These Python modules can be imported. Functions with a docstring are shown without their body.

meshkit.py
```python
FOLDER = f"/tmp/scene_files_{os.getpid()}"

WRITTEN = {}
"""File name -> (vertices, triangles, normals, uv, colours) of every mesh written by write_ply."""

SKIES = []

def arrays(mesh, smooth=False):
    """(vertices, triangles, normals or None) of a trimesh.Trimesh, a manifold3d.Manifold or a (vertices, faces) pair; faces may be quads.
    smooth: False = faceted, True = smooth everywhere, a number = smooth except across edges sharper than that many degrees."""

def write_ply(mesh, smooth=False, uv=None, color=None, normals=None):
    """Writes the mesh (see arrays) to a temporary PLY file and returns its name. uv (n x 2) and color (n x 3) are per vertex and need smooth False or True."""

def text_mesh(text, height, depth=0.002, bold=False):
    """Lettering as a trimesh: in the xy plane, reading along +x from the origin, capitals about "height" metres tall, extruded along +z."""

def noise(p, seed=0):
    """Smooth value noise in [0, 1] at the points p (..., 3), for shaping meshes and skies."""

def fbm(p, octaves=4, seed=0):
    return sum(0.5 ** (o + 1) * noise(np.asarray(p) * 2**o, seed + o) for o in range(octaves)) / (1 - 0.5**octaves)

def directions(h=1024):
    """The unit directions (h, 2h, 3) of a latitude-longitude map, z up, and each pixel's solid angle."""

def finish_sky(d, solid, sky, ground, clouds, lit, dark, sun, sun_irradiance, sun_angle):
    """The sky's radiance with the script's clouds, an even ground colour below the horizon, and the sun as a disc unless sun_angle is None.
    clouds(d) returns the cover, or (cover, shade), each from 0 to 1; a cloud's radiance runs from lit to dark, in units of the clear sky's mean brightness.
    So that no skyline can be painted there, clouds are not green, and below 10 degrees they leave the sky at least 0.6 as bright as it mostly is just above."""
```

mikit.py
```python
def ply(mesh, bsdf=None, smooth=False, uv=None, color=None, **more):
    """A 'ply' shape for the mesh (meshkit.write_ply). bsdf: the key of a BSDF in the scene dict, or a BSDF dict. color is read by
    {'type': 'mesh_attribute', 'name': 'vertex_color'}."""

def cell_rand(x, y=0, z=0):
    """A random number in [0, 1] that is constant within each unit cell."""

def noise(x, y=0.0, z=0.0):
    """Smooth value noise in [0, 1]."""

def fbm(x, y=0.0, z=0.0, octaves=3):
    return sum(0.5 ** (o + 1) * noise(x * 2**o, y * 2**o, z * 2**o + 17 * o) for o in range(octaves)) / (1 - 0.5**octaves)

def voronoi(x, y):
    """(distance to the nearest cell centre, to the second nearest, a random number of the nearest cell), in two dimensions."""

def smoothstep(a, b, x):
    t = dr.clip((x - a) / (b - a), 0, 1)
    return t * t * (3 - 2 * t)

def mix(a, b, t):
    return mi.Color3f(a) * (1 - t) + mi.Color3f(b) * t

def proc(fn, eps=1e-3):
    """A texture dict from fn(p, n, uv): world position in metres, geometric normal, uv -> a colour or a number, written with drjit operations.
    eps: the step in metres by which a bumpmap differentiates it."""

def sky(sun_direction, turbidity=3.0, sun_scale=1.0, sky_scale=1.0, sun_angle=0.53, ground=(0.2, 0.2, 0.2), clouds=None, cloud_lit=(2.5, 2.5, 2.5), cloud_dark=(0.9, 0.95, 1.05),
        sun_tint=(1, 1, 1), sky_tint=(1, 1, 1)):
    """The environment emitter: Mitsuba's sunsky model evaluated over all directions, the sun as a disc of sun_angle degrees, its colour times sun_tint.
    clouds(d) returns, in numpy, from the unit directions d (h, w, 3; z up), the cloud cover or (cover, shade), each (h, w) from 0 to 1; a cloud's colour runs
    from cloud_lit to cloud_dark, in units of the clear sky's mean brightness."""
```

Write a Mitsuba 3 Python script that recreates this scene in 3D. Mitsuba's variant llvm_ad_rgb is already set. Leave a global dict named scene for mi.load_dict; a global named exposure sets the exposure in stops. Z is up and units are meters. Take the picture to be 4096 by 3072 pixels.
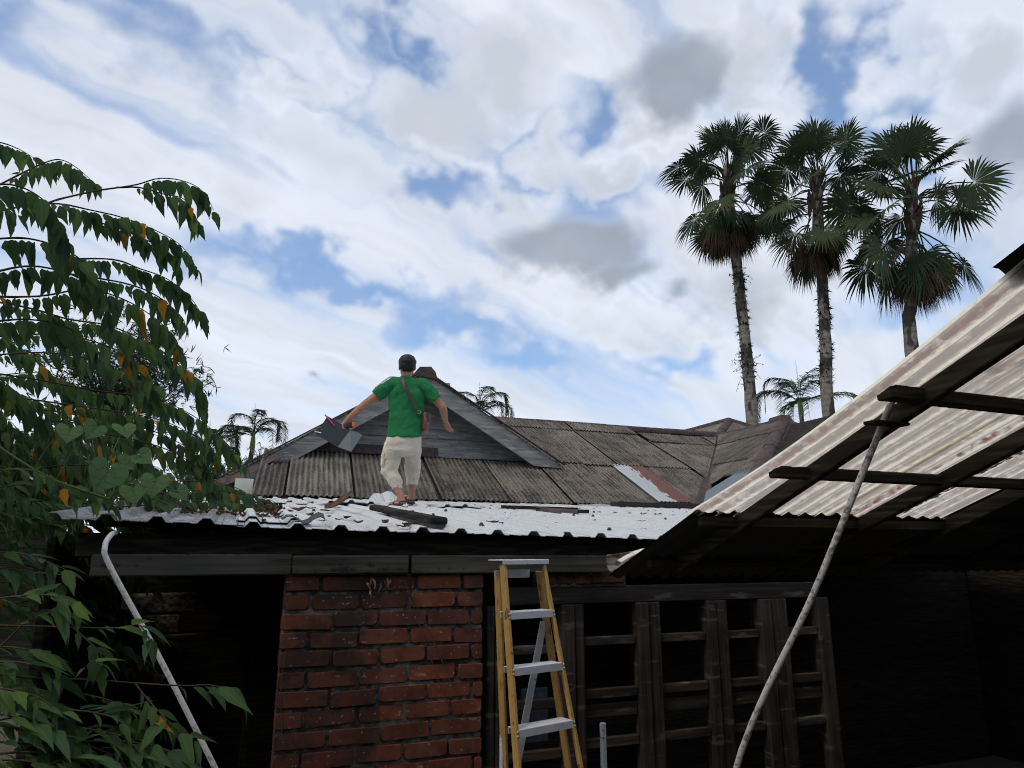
import math, random
import numpy as np, trimesh, manifold3d, drjit as dr, mitsuba as mi
import mikit, meshkit
from mikit import proc, noise, fbm, voronoi, cell_rand, smoothstep, mix
from manifold3d import Manifold
T = mi.ScalarTransform4f
random.seed(7)
RNG = np.random.default_rng(11)
scene, labels = {}, {}

# ---------------------------------------------------------------- camera, sky, exposure
YAW, PITCH, EYE = math.radians(21.0), math.radians(13.4), (0.0, 0.0, 2.3)
_fw = (math.sin(YAW) * math.cos(PITCH), math.cos(YAW) * math.cos(PITCH), math.sin(PITCH))
scene['camera'] = {'type': 'perspective', 'fov': 71.59, 'fov_axis': 'x', 'near_clip': 0.05, 'far_clip': 3000.0,
                   'to_world': T().look_at(origin=list(EYE), target=[EYE[i] + _fw[i] for i in range(3)], up=[0, 0, 1])}


def sky_az_el(d):
    return np.degrees(np.arctan2(d[..., 0], d[..., 1])), np.degrees(np.arcsin(np.clip(d[..., 2], -1, 1)))


# rounded gaps of blue and grey cumulus: azimuth (from +y towards +x), elevation, half sizes in degrees, tilt, strength
BLUE_GAPS = [
    (7.7, 36.5, 2.7, 4.0, 5.0, 1.1),
    (26.6, 33.6, 2.7, 2.4, 30.0, 1.0),
    (49.8, 34.0, 1.7, 5.1, -8.0, 1.1),
    (22.4, 31.3, 2.1, 2.1, 20.0, 0.9),
    (-9.3, 34.2, 5.6, 1.7, -25.0, 0.5),
    (-17.4, 32.5, 2.8, 1.5, 0.0, 0.5),
    (10.0, 39.5, 1.9, 1.6, 0.0, 0.9),
    (7.5, 21.4, 11.7, 1.4, -12.0, 0.8),
    (16.9, 18.2, 7.0, 1.7, -15.0, 0.9),
    (23.5, 15.2, 4.8, 1.9, -20.0, 1.0),
    (33.0, 14.6, 3.3, 1.3, -12.0, 0.7),
    (52.9, 16.9, 4.5, 1.5, 0.0, 0.5),
    (15.0, 29.3, 3.8, 1.6, 0.0, 0.8),
    (52.5, 27.5, 1.7, 3.5, 0.0, 0.6),
    (30.1, 28.0, 3.1, 1.7, 0.0, 0.5),
    (0.1, 22.0, 6.7, 1.3, -12.0, 0.5)]
GREY_CLOUDS = [
    (35.9, 36.2, 5.8, 3.4, 8.0, 1.2),
    (26.0, 24.2, 7.4, 3.2, 4.0, 1.1),
    (59.4, 26.5, 3.4, 3.2, 20.0, 1.0),
    (39.8, 18.7, 6.2, 3.4, 0.0, 0.3),
    (29.5, 22.1, 4.0, 1.3, 0.0, 0.6),
    (35.1, 19.3, 2.0, 1.1, 0.0, 0.5),
    (5.4, 12.7, 0.9, 0.5, 0.0, 0.5)]
WHITE_CLOUDS = [
    (0.8, 33.7, 4.4, 2.3, 20.0, 1.0),
    (12.3, 34.4, 8.6, 3.7, -12.0, 1.1),
    (19.0, 37.3, 7.2, 6.2, 0.0, 1.1),
    (24.5, 31.4, 5.9, 2.4, -25.0, 0.9),
    (31.0, 29.7, 3.8, 2.1, 0.0, 1.0),
    (44.5, 37.0, 4.4, 3.5, 0.0, 1.1),
    (42.6, 33.4, 4.0, 1.9, 0.0, 0.9),
    (33.2, 33.6, 3.6, 1.5, 0.0, 0.8),
    (30.5, 18.0, 10.2, 3.3, -18.0, 0.6),
    (57.5, 32.1, 3.9, 3.9, 0.0, 1.0),
    (55.0, 27.8, 2.2, 3.3, 0.0, 0.7),
    (-0.3, 26.7, 8.5, 2.9, -10.0, 0.4)]


def sky_blobs(az, el, wob, blobs, amp=1.0):
    out = np.full_like(az, -9.0)
    for a, e, ra, re, tilt, s in blobs:
        da = (az - a + 180) % 360 - 180
        x, y = da * np.cos(np.radians(e)) + wob[0] * amp, el - e + wob[1] * amp
        c, t = math.cos(math.radians(tilt)), math.sin(math.radians(tilt))
        u, v = (x * c + y * t) / ra, (-x * t + y * c) / re
        out = np.maximum(out, s * (1.0 - np.sqrt(u * u + v * v)))
    return out


def ramp(a, b, x):
    t = np.clip((x - a) / (b - a), 0, 1)
    return t * t * (3 - 2 * t)


def clouds(d):
    az, el = sky_az_el(d)
    h = np.clip(d[..., 2:3], 0, 1)
    q = d[..., :2] / (h + 0.20)                                     # a flat cloud layer seen in perspective
    p = np.concatenate([q, 0 * h], -1)
    w1, w2 = meshkit.fbm(d * 5.0, 4, 3) - 0.5, meshkit.fbm(d * 5.0 + 9.1, 4, 5) - 0.5
    f1, f2 = meshkit.fbm(d * 20.0, 5, 13) - 0.5, meshkit.fbm(d * 20.0 + 3.3, 5, 15) - 0.5
    billow = .55 + 1.5 * (meshkit.fbm(d * 15.0, 5, 71) - .5)
    wob = (10.0 * w1 + 7.0 * f1, 10.0 * w2 + 7.0 * f2)
    # thin streaked cloud, combed along one direction
    c, s = math.cos(0.5), math.sin(0.5)
    st = np.stack([(p[..., 0] * c + p[..., 1] * s) * 1.1 + .6 * w1, (-p[..., 0] * s + p[..., 1] * c) * 5.2 + 1.1 * w2 + .5 * f1, 0 * az], -1)
    streak = meshkit.fbm(st, 6, 41)
    fine = meshkit.fbm(np.concatenate([st[..., :1] * 2.5, st[..., 1:2] * 4.0, 0 * h], -1), 5, 43)
    thin = .30 + .64 * ramp(.26, .60, streak * .62 + fine * .38 + .13 * np.clip((16 - el) / 12, 0, 1))
    gaps = sky_blobs(az, el, wob, BLUE_GAPS)
    grey = sky_blobs(az, el, wob, GREY_CLOUDS, .45)
    white = sky_blobs(az, el, wob, WHITE_CLOUDS)
    heap = meshkit.fbm(p * 1.1 + 4.0, 6, 51) + .18 * f1
    heap = ramp(.53, .62, heap) * ramp(10, 22, el)
    away = ramp(55, 75, np.abs((az - 21 + 180) % 360 - 180))        # heaps wherever no cloud of its own is listed
    cover = np.maximum(thin, .95 * heap * away)
    cover = cover * (1 - .86 * ramp(-.35, .6, gaps + .6 * (streak - .5) + .3 * (fine - .5)))
    wc = ramp(-.25, .62, white + .55 * f1 + .18 * (billow - .5))
    cover = np.maximum(cover, .92 * wc)
    gc = ramp(-.18, .55, grey + .55 * f2 + .15 * (billow - .5))
    cover = np.maximum(cover, .90 * gc)
    shade = np.clip(.20 + .55 * (fine - .5), .02, .6) * (1 - wc)
    shade = np.maximum(shade, wc * np.clip(.26 - .35 * (billow - .45) + 1.3 * w2 + .35 * np.clip(white - .25, 0, 1), 0, .5))
    shade = np.maximum(shade, gc * np.clip(.92 + .22 * (.5 - billow), .6, 1))
    shade = np.maximum(shade, heap * away * np.clip(.75 - .9 * (billow - .4), 0, .8))
    return cover, np.clip(shade, 0, 1)


scene['sky'] = mikit.sky((-0.55, -0.22, 0.80), turbidity=3.0, sun_scale=0.17, sun_angle=13, sky_scale=1.0, clouds=clouds,
                         cloud_lit=(2.02, 2.13, 2.34), cloud_dark=(.78, .86, .97), ground=(0.12, 0.12, 0.1))
labels['sky'] = {'label': 'cloudy bright sky', 'kind': 'structure'}
exposure = 2.35

# ---------------------------------------------------------------- helpers


def key_for(base, parent=None):
    k = f'{parent}__{base}' if parent else base
    if k not in scene and k not in labels and not any(q.startswith(k + '__') for q in PREFIX):
        PREFIX.add(k + '__')
        return k
    n = COUNT.get(k, 0) + 1
    COUNT[k] = n
    k2 = f'{k}_{n:03d}'
    PREFIX.add(k2 + '__')
    return k2


COUNT, PREFIX = {}, set()


def thing(name, label, category, group=None):
    k = key_for(name)
    labels[k] = {'label': label, 'category': category}
    if group:
        labels[k]['group'] = group
    return k


def put(base, mesh, bsdf, parent=None, smooth=False, label=None, kind=None, uv=None, **more):
    k = key_for(base, parent)
    if isinstance(mesh, tuple) and len(mesh) == 3:
        mesh, uv = (mesh[0], mesh[1]), mesh[2]
    scene[k] = mikit.ply(mesh, bsdf, smooth=smooth, uv=uv, **more)
    if label or kind:
        labels[k] = {}
        if label: labels[k]['label'] = label
        if kind: labels[k]['kind'] = kind
    return k


def solo(name, mesh, bsdf, label, category, group=None, smooth=False):
    k = put(name, mesh, bsdf, None, smooth)
    labels[k] = {'label': label, 'category': category}
    if group: labels[k]['group'] = group
    return k


A = lambda *v: np.array(v, float)
unit = lambda v: np.asarray(v, float) / (np.linalg.norm(v) + 1e-12)
cat = trimesh.util.concatenate


def hullmesh(pts):
    return trimesh.convex.convex_hull(np.asarray(pts, float))


def cbox(sx, sy, sz, c=0.006):
    """A box with chamfered edges, centred on the origin."""
    c = min(c, sx * .3, sy * .3, sz * .3)
    p = []
    for a in (-1, 1):
        for b in (-1, 1):
            for d in (-1, 1):
                x, y, z = a * sx / 2, b * sy / 2, d * sz / 2
                p += [(x - a * c, y - b * c, z), (x - a * c, y, z - d * c), (x, y - b * c, z - d * c)]
    return hullmesh(p)


def frame(p0, p1, up=(0, 0, 1)):
    x = unit(np.asarray(p1) - p0)
    y = np.cross(up, x)
    if np.linalg.norm(y) < 1e-6: y = np.cross((0, 1, 0), x)
    y = unit(y)
    m = np.eye(4)
    m[:3, 0], m[:3, 1], m[:3, 2], m[:3, 3] = x, y, np.cross(x, y), (np.asarray(p0, float) + p1) / 2
    return m


def beam(p0, p1, w, h, c=0.006, up=(0, 0, 1)):
    """A board from p0 to p1: w across, h along 'up'."""
    m = cbox(np.linalg.norm(np.asarray(p1, float) - p0), w, h, c)
    m.apply_transform(frame(A(*p0), A(*p1), up))
    return m


def block(x0, x1, y0, y1, z0, z1, c=0.006):
    m = cbox(x1 - x0, y1 - y0, z1 - z0, c)
    m.apply_translation(((x0 + x1) / 2, (y0 + y1) / 2, (z0 + z1) / 2))
    return m


def grid(P, uv=None):
    """Quads over an (n, m, 3) array of points."""
    P = np.asarray(P, float)
    n, m = P.shape[:2]
    i, j = np.meshgrid(np.arange(n - 1), np.arange(m - 1), indexing='ij')
    a = (i * m + j).ravel()
    f = np.stack([a, a + m, a + m + 1, a + 1], 1)
    f = np.vstack([f[:, [0, 1, 2]], f[:, [0, 2, 3]]])
    return (P.reshape(-1, 3), f) + (() if uv is None else (np.asarray(uv, float).reshape(-1, 2),))


def thick(P, off, uv=None):
    """The grid P and the same grid moved by the vector off, joined round the rim."""
    P = np.asarray(P, float)
    n, m = P.shape[:2]
    v, f = grid(P)[:2]
    N = n * m
    rim = [i * m for i in range(n)] + [(n - 1) * m + j for j in range(1, m)] + [i * m + m - 1 for i in range(n - 2, -1, -1)] + [j for j in range(m - 2, 0, -1)]
    e = np.array(list(zip(rim, rim[1:] + rim[:1])))
    side = np.vstack([np.stack([e[:, 0], e[:, 1], e[:, 1] + N], 1), np.stack([e[:, 0], e[:, 1] + N, e[:, 0] + N], 1)])
    out = np.vstack([v, v + off]), np.vstack([f, f[:, ::-1] + N, side[:, ::-1]])
    if uv is None: return out
    u = np.asarray(uv, float).reshape(-1, 2)
    return out + (np.vstack([u, u]),)


def tube(pts, rad, sides=8, cap=True, wob=0):
    p = np.asarray(pts, float)
    r = np.broadcast_to(np.asarray(rad, float), (len(p),))
    t = np.gradient(p, axis=0); t /= np.linalg.norm(t, axis=1, keepdims=True) + 1e-12
    a = np.zeros_like(p)
    ref = A(0, 0, 1) if abs(t[0, 2]) < .9 else A(1, 0, 0)
    for i in range(len(p)):
        ref = unit(ref - t[i] * np.dot(ref, t[i])); a[i] = ref
    b = np.cross(t, a)
    g = np.arange(sides) * 2 * np.pi / sides
    rr = r[:, None] * (1 + wob * RNG.uniform(-1, 1, (len(p), sides)))
    v = p[:, None] + rr[..., None] * (np.cos(g)[None, :, None] * a[:, None] + np.sin(g)[None, :, None] * b[:, None])
    i, j = np.meshgrid(np.arange(len(p) - 1), np.arange(sides), indexing='ij')
    q = np.stack([i * sides + j, i * sides + (j + 1) % sides, (i + 1) * sides + (j + 1) % sides, (i + 1) * sides + j], -1).reshape(-1, 4)
    f = np.vstack([q[:, [0, 1, 2]], q[:, [0, 2, 3]]])
    v = v.reshape(-1, 3)
    if cap:
        n = len(v); v = np.vstack([v, p[:1], p[-1:]]); k = np.arange(sides)
        f = np.vstack([f, np.stack([k * 0 + n, (k + 1) % sides, k], 1), np.stack([k * 0 + n + 1, n - sides + k, n - sides + (k + 1) % sides], 1)])
    return trimesh.Trimesh(v, f, process=False)


def curve(pts, n=12):
    """A smooth curve through the points (Catmull-Rom)."""
    p = np.asarray(pts, float)
    if len(p) == 2: return p[0] + (p[1] - p[0]) * np.linspace(0, 1, n)[:, None]
    q = np.vstack([2 * p[0] - p[1], p, 2 * p[-1] - p[-2]])
    out = []
    for t in np.linspace(0, len(p) - 1 - 1e-9, n):
        i = int(t); u = t - i
        a, b, c, d = q[i:i + 4]
        out.append(.5 * (2 * b + (c - a) * u + (2 * a - 5 * b + 4 * c - d) * u * u + (3 * b - a - 3 * c + d) * u ** 3))
    return np.array(out)


def join(parts):
    """Several (vertices, faces, uv) as one."""
    v, f, u, n = [], [], [], 0
    for q in parts:
        v.append(q[0]); f.append(np.asarray(q[1]) + n); u.append(q[2]); n += len(q[0])
    return np.vstack(v), np.vstack(f), np.vstack(u)


# ---------------------------------------------------------------- materials
def bsdf(key, color, rough=.7, metal=0., spec=.3, two=True, bump=None, bscale=1., eps=1e-3, **more):
    col = proc(color) if callable(color) else {'type': 'rgb', 'value': list(color)}
    rgh = proc(rough) if callable(rough) else rough
    b = {'type': 'principled', 'base_color': col, 'roughness': rgh, 'metallic': metal, 'specular': spec, **more}
    if bump: b = {'type': 'bumpmap', 'arbitrary': proc(bump, eps), 'scale': bscale, 'nested': b}
    scene[key] = {'type': 'twosided', 'nested': b} if two else b


def c_asbestos(p, n, uv):
    tone = .8 + .4 * cell_rand(dr.floor(uv.x / 20), 3)
    s = fbm(p.x * 60, p.y * 60, p.z * 60)
    big = fbm(p.x * 3, p.y * 3, p.z * 3)
    streak = fbm(uv.x * 28, uv.y * 2.2, 4)
    c = mix((.165, .152, .135), (.095, .090, .088), smoothstep(.35, .7, big * .5 + streak * .5))
    c = mix(c, (.205, .188, .13), smoothstep(.56, .75, fbm(p.x * 24 + 9, p.y * 24, p.z * 24)) * .5)
    # black moss grains all over, weighted by the wave to darken the furrows
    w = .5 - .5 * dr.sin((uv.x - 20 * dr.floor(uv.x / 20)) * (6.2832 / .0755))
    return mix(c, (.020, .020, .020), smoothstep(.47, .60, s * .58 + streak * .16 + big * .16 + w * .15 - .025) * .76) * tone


def c_white_roof(p, n, uv):
    d = fbm(p.x * 7, p.y * .8, 1)
    g = fbm(p.x * 60, p.y * 14, 3)
    c = mix((.485, .510, .530), (.455, .475, .49), smoothstep(.45, .8, d))
    # grime settled along the foot of each rib and in the pan's two grooves
    t = (p.x - .079) / .1945
    t = dr.abs(t - dr.floor(t + .5)) * .1945
    line = smoothstep(.009, .003, dr.abs(t - .040)) * .65 + smoothstep(.006, .0015, dr.abs(t - .065)) * .7
    c = mix(c, (.20, .21, .20), line * smoothstep(.25, .55, fbm(p.x * 30, p.y * 5, 6)))
    c = mix(c, (.36, .37, .27), smoothstep(.60, .78, fbm(p.x * 5 + 3, p.y * 4, 8) * .62 + g * .4) * .7 * smoothstep(.44, .60, fbm(p.x * 1.3, p.y * .8, 5) + .10 * smoothstep(1.6, .4, p.x) - .10 * smoothstep(1.2, 2.4, p.x)))
    return mix(c, (.25, .24, .21), smoothstep(.80, .86, g) * .3)


def c_grey_roof(p, n, uv):
    g = fbm(p.x * 40, p.y * 9, 3)
    c = mix((.17, .165, .17), (.27, .27, .29), fbm(p.x * 6, p.y * 1.5, 2))
    return mix(c, (.10, .09, .08), smoothstep(.5, .7, g) * .8)


def c_fibre(p, n, uv):
    """Old see-through roof sheet: uv.x metres across the ribs, uv.y metres along; grime and rust lie along the ribs."""
    rib = uv.x / .085
    k = dr.floor(rib)
    t = rib - k
    grain = fbm(uv.x * 62, uv.y * 48, 2, 4)
    along = fbm(uv.x * 9, uv.y * 5, 5)
    band = smoothstep(.30, .52, t) * (1 - smoothstep(.60, .96, t))
    dirt = smoothstep(.38, .68, grain * .42 + along * .36 + band * .26 + .10 * cell_rand(k, 4) - .02)
    c = mix((.85, .80, .64), (.79, .745, .65), fbm(uv.x * 4, uv.y * 2, 1))
    c = mix(c, (.40, .315, .27), dirt * .75)
    c = mix(c, (.42, .36, .30), smoothstep(.055, .02, dr.abs(t - .36)) * .7 + smoothstep(.05, .02, dr.abs(t - .98)) * .5)
    rust = smoothstep(.78, .95, cell_rand(k, 9)) * band * smoothstep(.44, .60, fbm(uv.x * 9, uv.y * 2.5, 7) * .5 + grain * .5)
    c = mix(c, (.26, .055, .03), rust * .85)
    moss = smoothstep(.90, .91, cell_rand(k, 22)) * smoothstep(.48, .56, grain * .8 + band * .22 - .06)
    return mix(c, (.015, .015, .01), moss * .95)


def c_brick(p, n, uv):
    i = dr.floor(uv.x)
    a, b = cell_rand(i, 1), cell_rand(i, 2)
    c = mix((.095, .034, .022), (.175, .056, .030), a)
    c = mix(c, (.085, .036, .028), smoothstep(.5, 1, b) * .8)
    s = fbm(p.x * 18, p.z * 18, 3)
    c = c * (.45 + 1.0 * s)
    g = fbm(p.x * 70, p.y * 70, p.z * 70)
    c = c * (.8 + .4 * g)
    soot = smoothstep(.43, .58, fbm(p.x * 2.6 + 5, p.z * 2.0, 9) * .6 + s * .3 + g * .16 + .19 * dr.exp(-dr.square((p.x - .60 - .05 * dr.sin(p.z * 9)) / .085)) - .02)
    c = mix(c, (.022, .018, .016), soot * .85)
    return mix(c, (.34, .30, .27), smoothstep(.70, .78, g) * .5)


def c_mortar(p, n, uv):
    g = fbm(p.x * 50, p.y * 50, p.z * 50)
    return mix((.030, .029, .027), (.15, .147, .132), smoothstep(.4, .7, g * .6 + .4 * fbm(p.x * 5, p.z * 5, 2)))


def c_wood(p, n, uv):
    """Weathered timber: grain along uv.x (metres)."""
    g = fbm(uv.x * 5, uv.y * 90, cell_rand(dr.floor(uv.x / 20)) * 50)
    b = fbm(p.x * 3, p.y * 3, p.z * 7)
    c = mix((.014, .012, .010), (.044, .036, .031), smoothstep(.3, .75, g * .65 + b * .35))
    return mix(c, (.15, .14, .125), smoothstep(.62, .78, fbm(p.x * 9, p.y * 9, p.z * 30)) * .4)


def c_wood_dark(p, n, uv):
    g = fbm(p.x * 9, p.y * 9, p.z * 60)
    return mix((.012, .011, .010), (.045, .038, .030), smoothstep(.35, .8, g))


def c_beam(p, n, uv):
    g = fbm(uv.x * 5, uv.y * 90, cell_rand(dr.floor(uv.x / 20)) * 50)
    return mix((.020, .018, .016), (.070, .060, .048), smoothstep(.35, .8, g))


def c_fascia(p, n, uv):
    g = fbm(p.x * 4, p.y * 9, p.z * 60)
    s = fbm(p.x * 2.2, p.z * 7, 3)
    c = mix((.030, .029, .026), (.085, .083, .073), smoothstep(.3, .75, g * .5 + s * .5))
    c = mix(c, (.018, .018, .017), smoothstep(.52, .66, fbm(p.x * 2.1 + 7, p.z * 9, 6) * .55 + .45 * fbm(p.x * 40, p.y * 40, p.z * 40)))
    return c


def c_gable(p, n, uv):
    g = fbm(p.x * 3, p.y * 3, p.z * 70)
    s = fbm(p.x * 6, p.y * 5, p.z * 14)
    c = mix((.15, .155, .155), (.27, .28, .28), smoothstep(.3, .75, g * .6 + s * .4))
    return mix(c, (.36, .35, .32), smoothstep(.64, .7, fbm(p.x * 4.5, 2, p.z * 22)) * .7)


def c_rust(p, n, uv):
    g = fbm(p.x * 14, p.y * 14, p.z * 14)
    return mix((.046, .037, .039), (.092, .058, .054), smoothstep(.35, .75, g)) * (.7 + .6 * fbm(p.x * 70, p.y * 70, p.z * 70))


def c_patch(p, n, uv):
    """Galvanised sheet: rust spreads over one side."""
    g = fbm(uv.x * 26, uv.y * 8, 2)
    r = smoothstep(.44, .54, .80 * smoothstep(.08, .80, uv.x) + .6 * (g - .45) + .10 * dr.sin(uv.x * 58.0))
    c = mix((.30, .34, .37), (.42, .44, .46), fbm(uv.x * 9, uv.y * 5, 5))
    return mix(c, mix((.085, .028, .020), (.15, .062, .045), fbm(uv.x * 40, uv.y * 40, 3)), r)


def c_leaf(p, n, uv):
    """uv.x = leaf number + position along, uv.y across (-1..1, kept in 0..1)."""
    k = dr.floor(uv.x)
    t, s = uv.x - k, dr.abs(uv.y * 2 - 1)
    a = cell_rand(k, 1)
    c = mix((.042, .085, .034), (.115, .20, .055), a)
    c = mix(c, (.055, .105, .075), cell_rand(k, 5) * .6)
    vein = smoothstep(.82, .97, dr.sin((t * 15 + s * 4) * 6.283) * .5 + .5) * .3 + smoothstep(.10, .04, s) * .6
    c = mix(c, c * 1.9 + mi.Color3f(.01, .015, .005), vein * .6)
    yel = smoothstep(.976, .977, cell_rand(k, 7))
    return mix(c, mix((.42, .20, .035), (.30, .17, .03), fbm(p.x * 30, p.y * 30, p.z * 30)), yel)


def c_heart(p, n, uv):
    k = dr.floor(uv.x)
    t, s = uv.x - k, dr.abs(uv.y * 2 - 1)
    c = mix((.11, .19, .09), (.15, .25, .11), cell_rand(k, 1))
    vein = smoothstep(.80, .98, dr.sin((t * 7 - s * 2.2) * 6.283) * .5 + .5)
    return mix(c, c * .6, vein * .6)


def c_palm(p, n, uv):
    """uv.x = frond number + age (0 green .. 1 dead), uv.y along the segment."""
    k = dr.floor(uv.x)
    age = (uv.x - k) * 1.02
    a = cell_rand(k, 3)
    c = mix((.036, .062, .040), (.070, .104, .056), a)
    c = mix(c, (.17, .13, .04), smoothstep(.45, 1.0, age + .55 * (uv.y - .6) + .35 * (a - .5)) * .8)
    return mix(c, mix((.085, .055, .042), (.15, .10, .07), a), smoothstep(.68, .98, age + .25 * (uv.y - .5)))


def c_trunk(p, n, uv):
    g = fbm(p.x * 9, p.y * 9, p.z * 5)
    ring = smoothstep(.35, .5, dr.abs(p.z * 5 + .6 * fbm(p.x * 4, p.y * 4, p.z) - dr.floor(p.z * 5) - .5))
    c = mix((.16, .145, .13), (.30, .28, .26), g) * (1 - .25 * ring)
    return mix(c, (.03, .032, .025), smoothstep(.52, .6, fbm(p.x * 4 + 2, p.y * 4, p.z * 1.5)) * .85)


def c_paint(p, n, uv):
    g = fbm(p.x * 90, p.y * 90, p.z * 90)
    b = fbm(p.x * 9, p.y * 9, p.z * 9)
    return mix((.44, .44, .43), (.15, .135, .12), smoothstep(.50, .70, g * .74 + b * .28))


def c_pvc(p, n, uv):
    g = fbm(p.x * 60, p.y * 60, p.z * 60)
    return mix((.62, .60, .57), (.22, .20, .17), smoothstep(.50, .76, g * .6 + .4 * fbm(p.x * 8, p.y * 8, p.z * 8)))


def c_pvc2(p, n, uv):
    g = fbm(p.x * 45, p.y * 45, p.z * 45)
    return mix((.17, .165, .15), (.06, .04, .03), smoothstep(.45, .6, g * .6 + .4 * fbm(p.x * 12, p.y * 12, p.z * 12)))


def c_rail(p, n, uv):
    g = fbm(p.x * 60, p.y * 60, p.z * 25)
    c = mix((.34, .20, .060), (.42, .27, .095), g)
    return mix(c, (.10, .035, .02), smoothstep(.68, .74, fbm(p.x * 80, p.y * 80, p.z * 20)) * .8)


def c_alu(p, n, uv):
    g = fbm(p.x * 20, p.y * 20, p.z * 90)
    c = mix((.55, .57, .61), (.66, .68, .72), g)
    return mix(c, (.16, .05, .045), smoothstep(.74, .78, fbm(p.x * 28, p.y * 28, p.z * 60)) * .8)


def c_dry(p, n, uv):
    k = dr.floor(uv.x)
    g = fbm(p.x * 50, p.y * 50, p.z * 50)
    return mix(mix((.055, .030, .020), (.15, .085, .05), cell_rand(k, 2)), (.30, .25, .19), smoothstep(.55, .75, g) * cell_rand(k, 4))


def b_cloth(p, n, uv):
    return fbm(p.x * 9, p.y * 9, p.z * 16) + .35 * fbm(p.x * 26 + p.z * 8, p.y * 26, p.z * 30)


def c_shirt(p, n, uv):
    return mix((.016, .135, .050), (.026, .19, .070), fbm(p.x * 14, p.y * 14, p.z * 20))


def c_trouser(p, n, uv):
    return mix((.50, .47, .39), (.62, .59, .51), fbm(p.x * 16, p.y * 16, p.z * 22))


def c_skin(p, n, uv):
    return mix((.31, .155, .10), (.40, .21, .14), fbm(p.x * 22, p.y * 22, p.z * 22))


def c_ground(p, n, uv):
    return mix((.05, .045, .035), (.10, .09, .07), fbm(p.x * 2, p.y * 2, 1) * .5 + fbm(p.x * 20, p.y * 20, 4) * .5)


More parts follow.
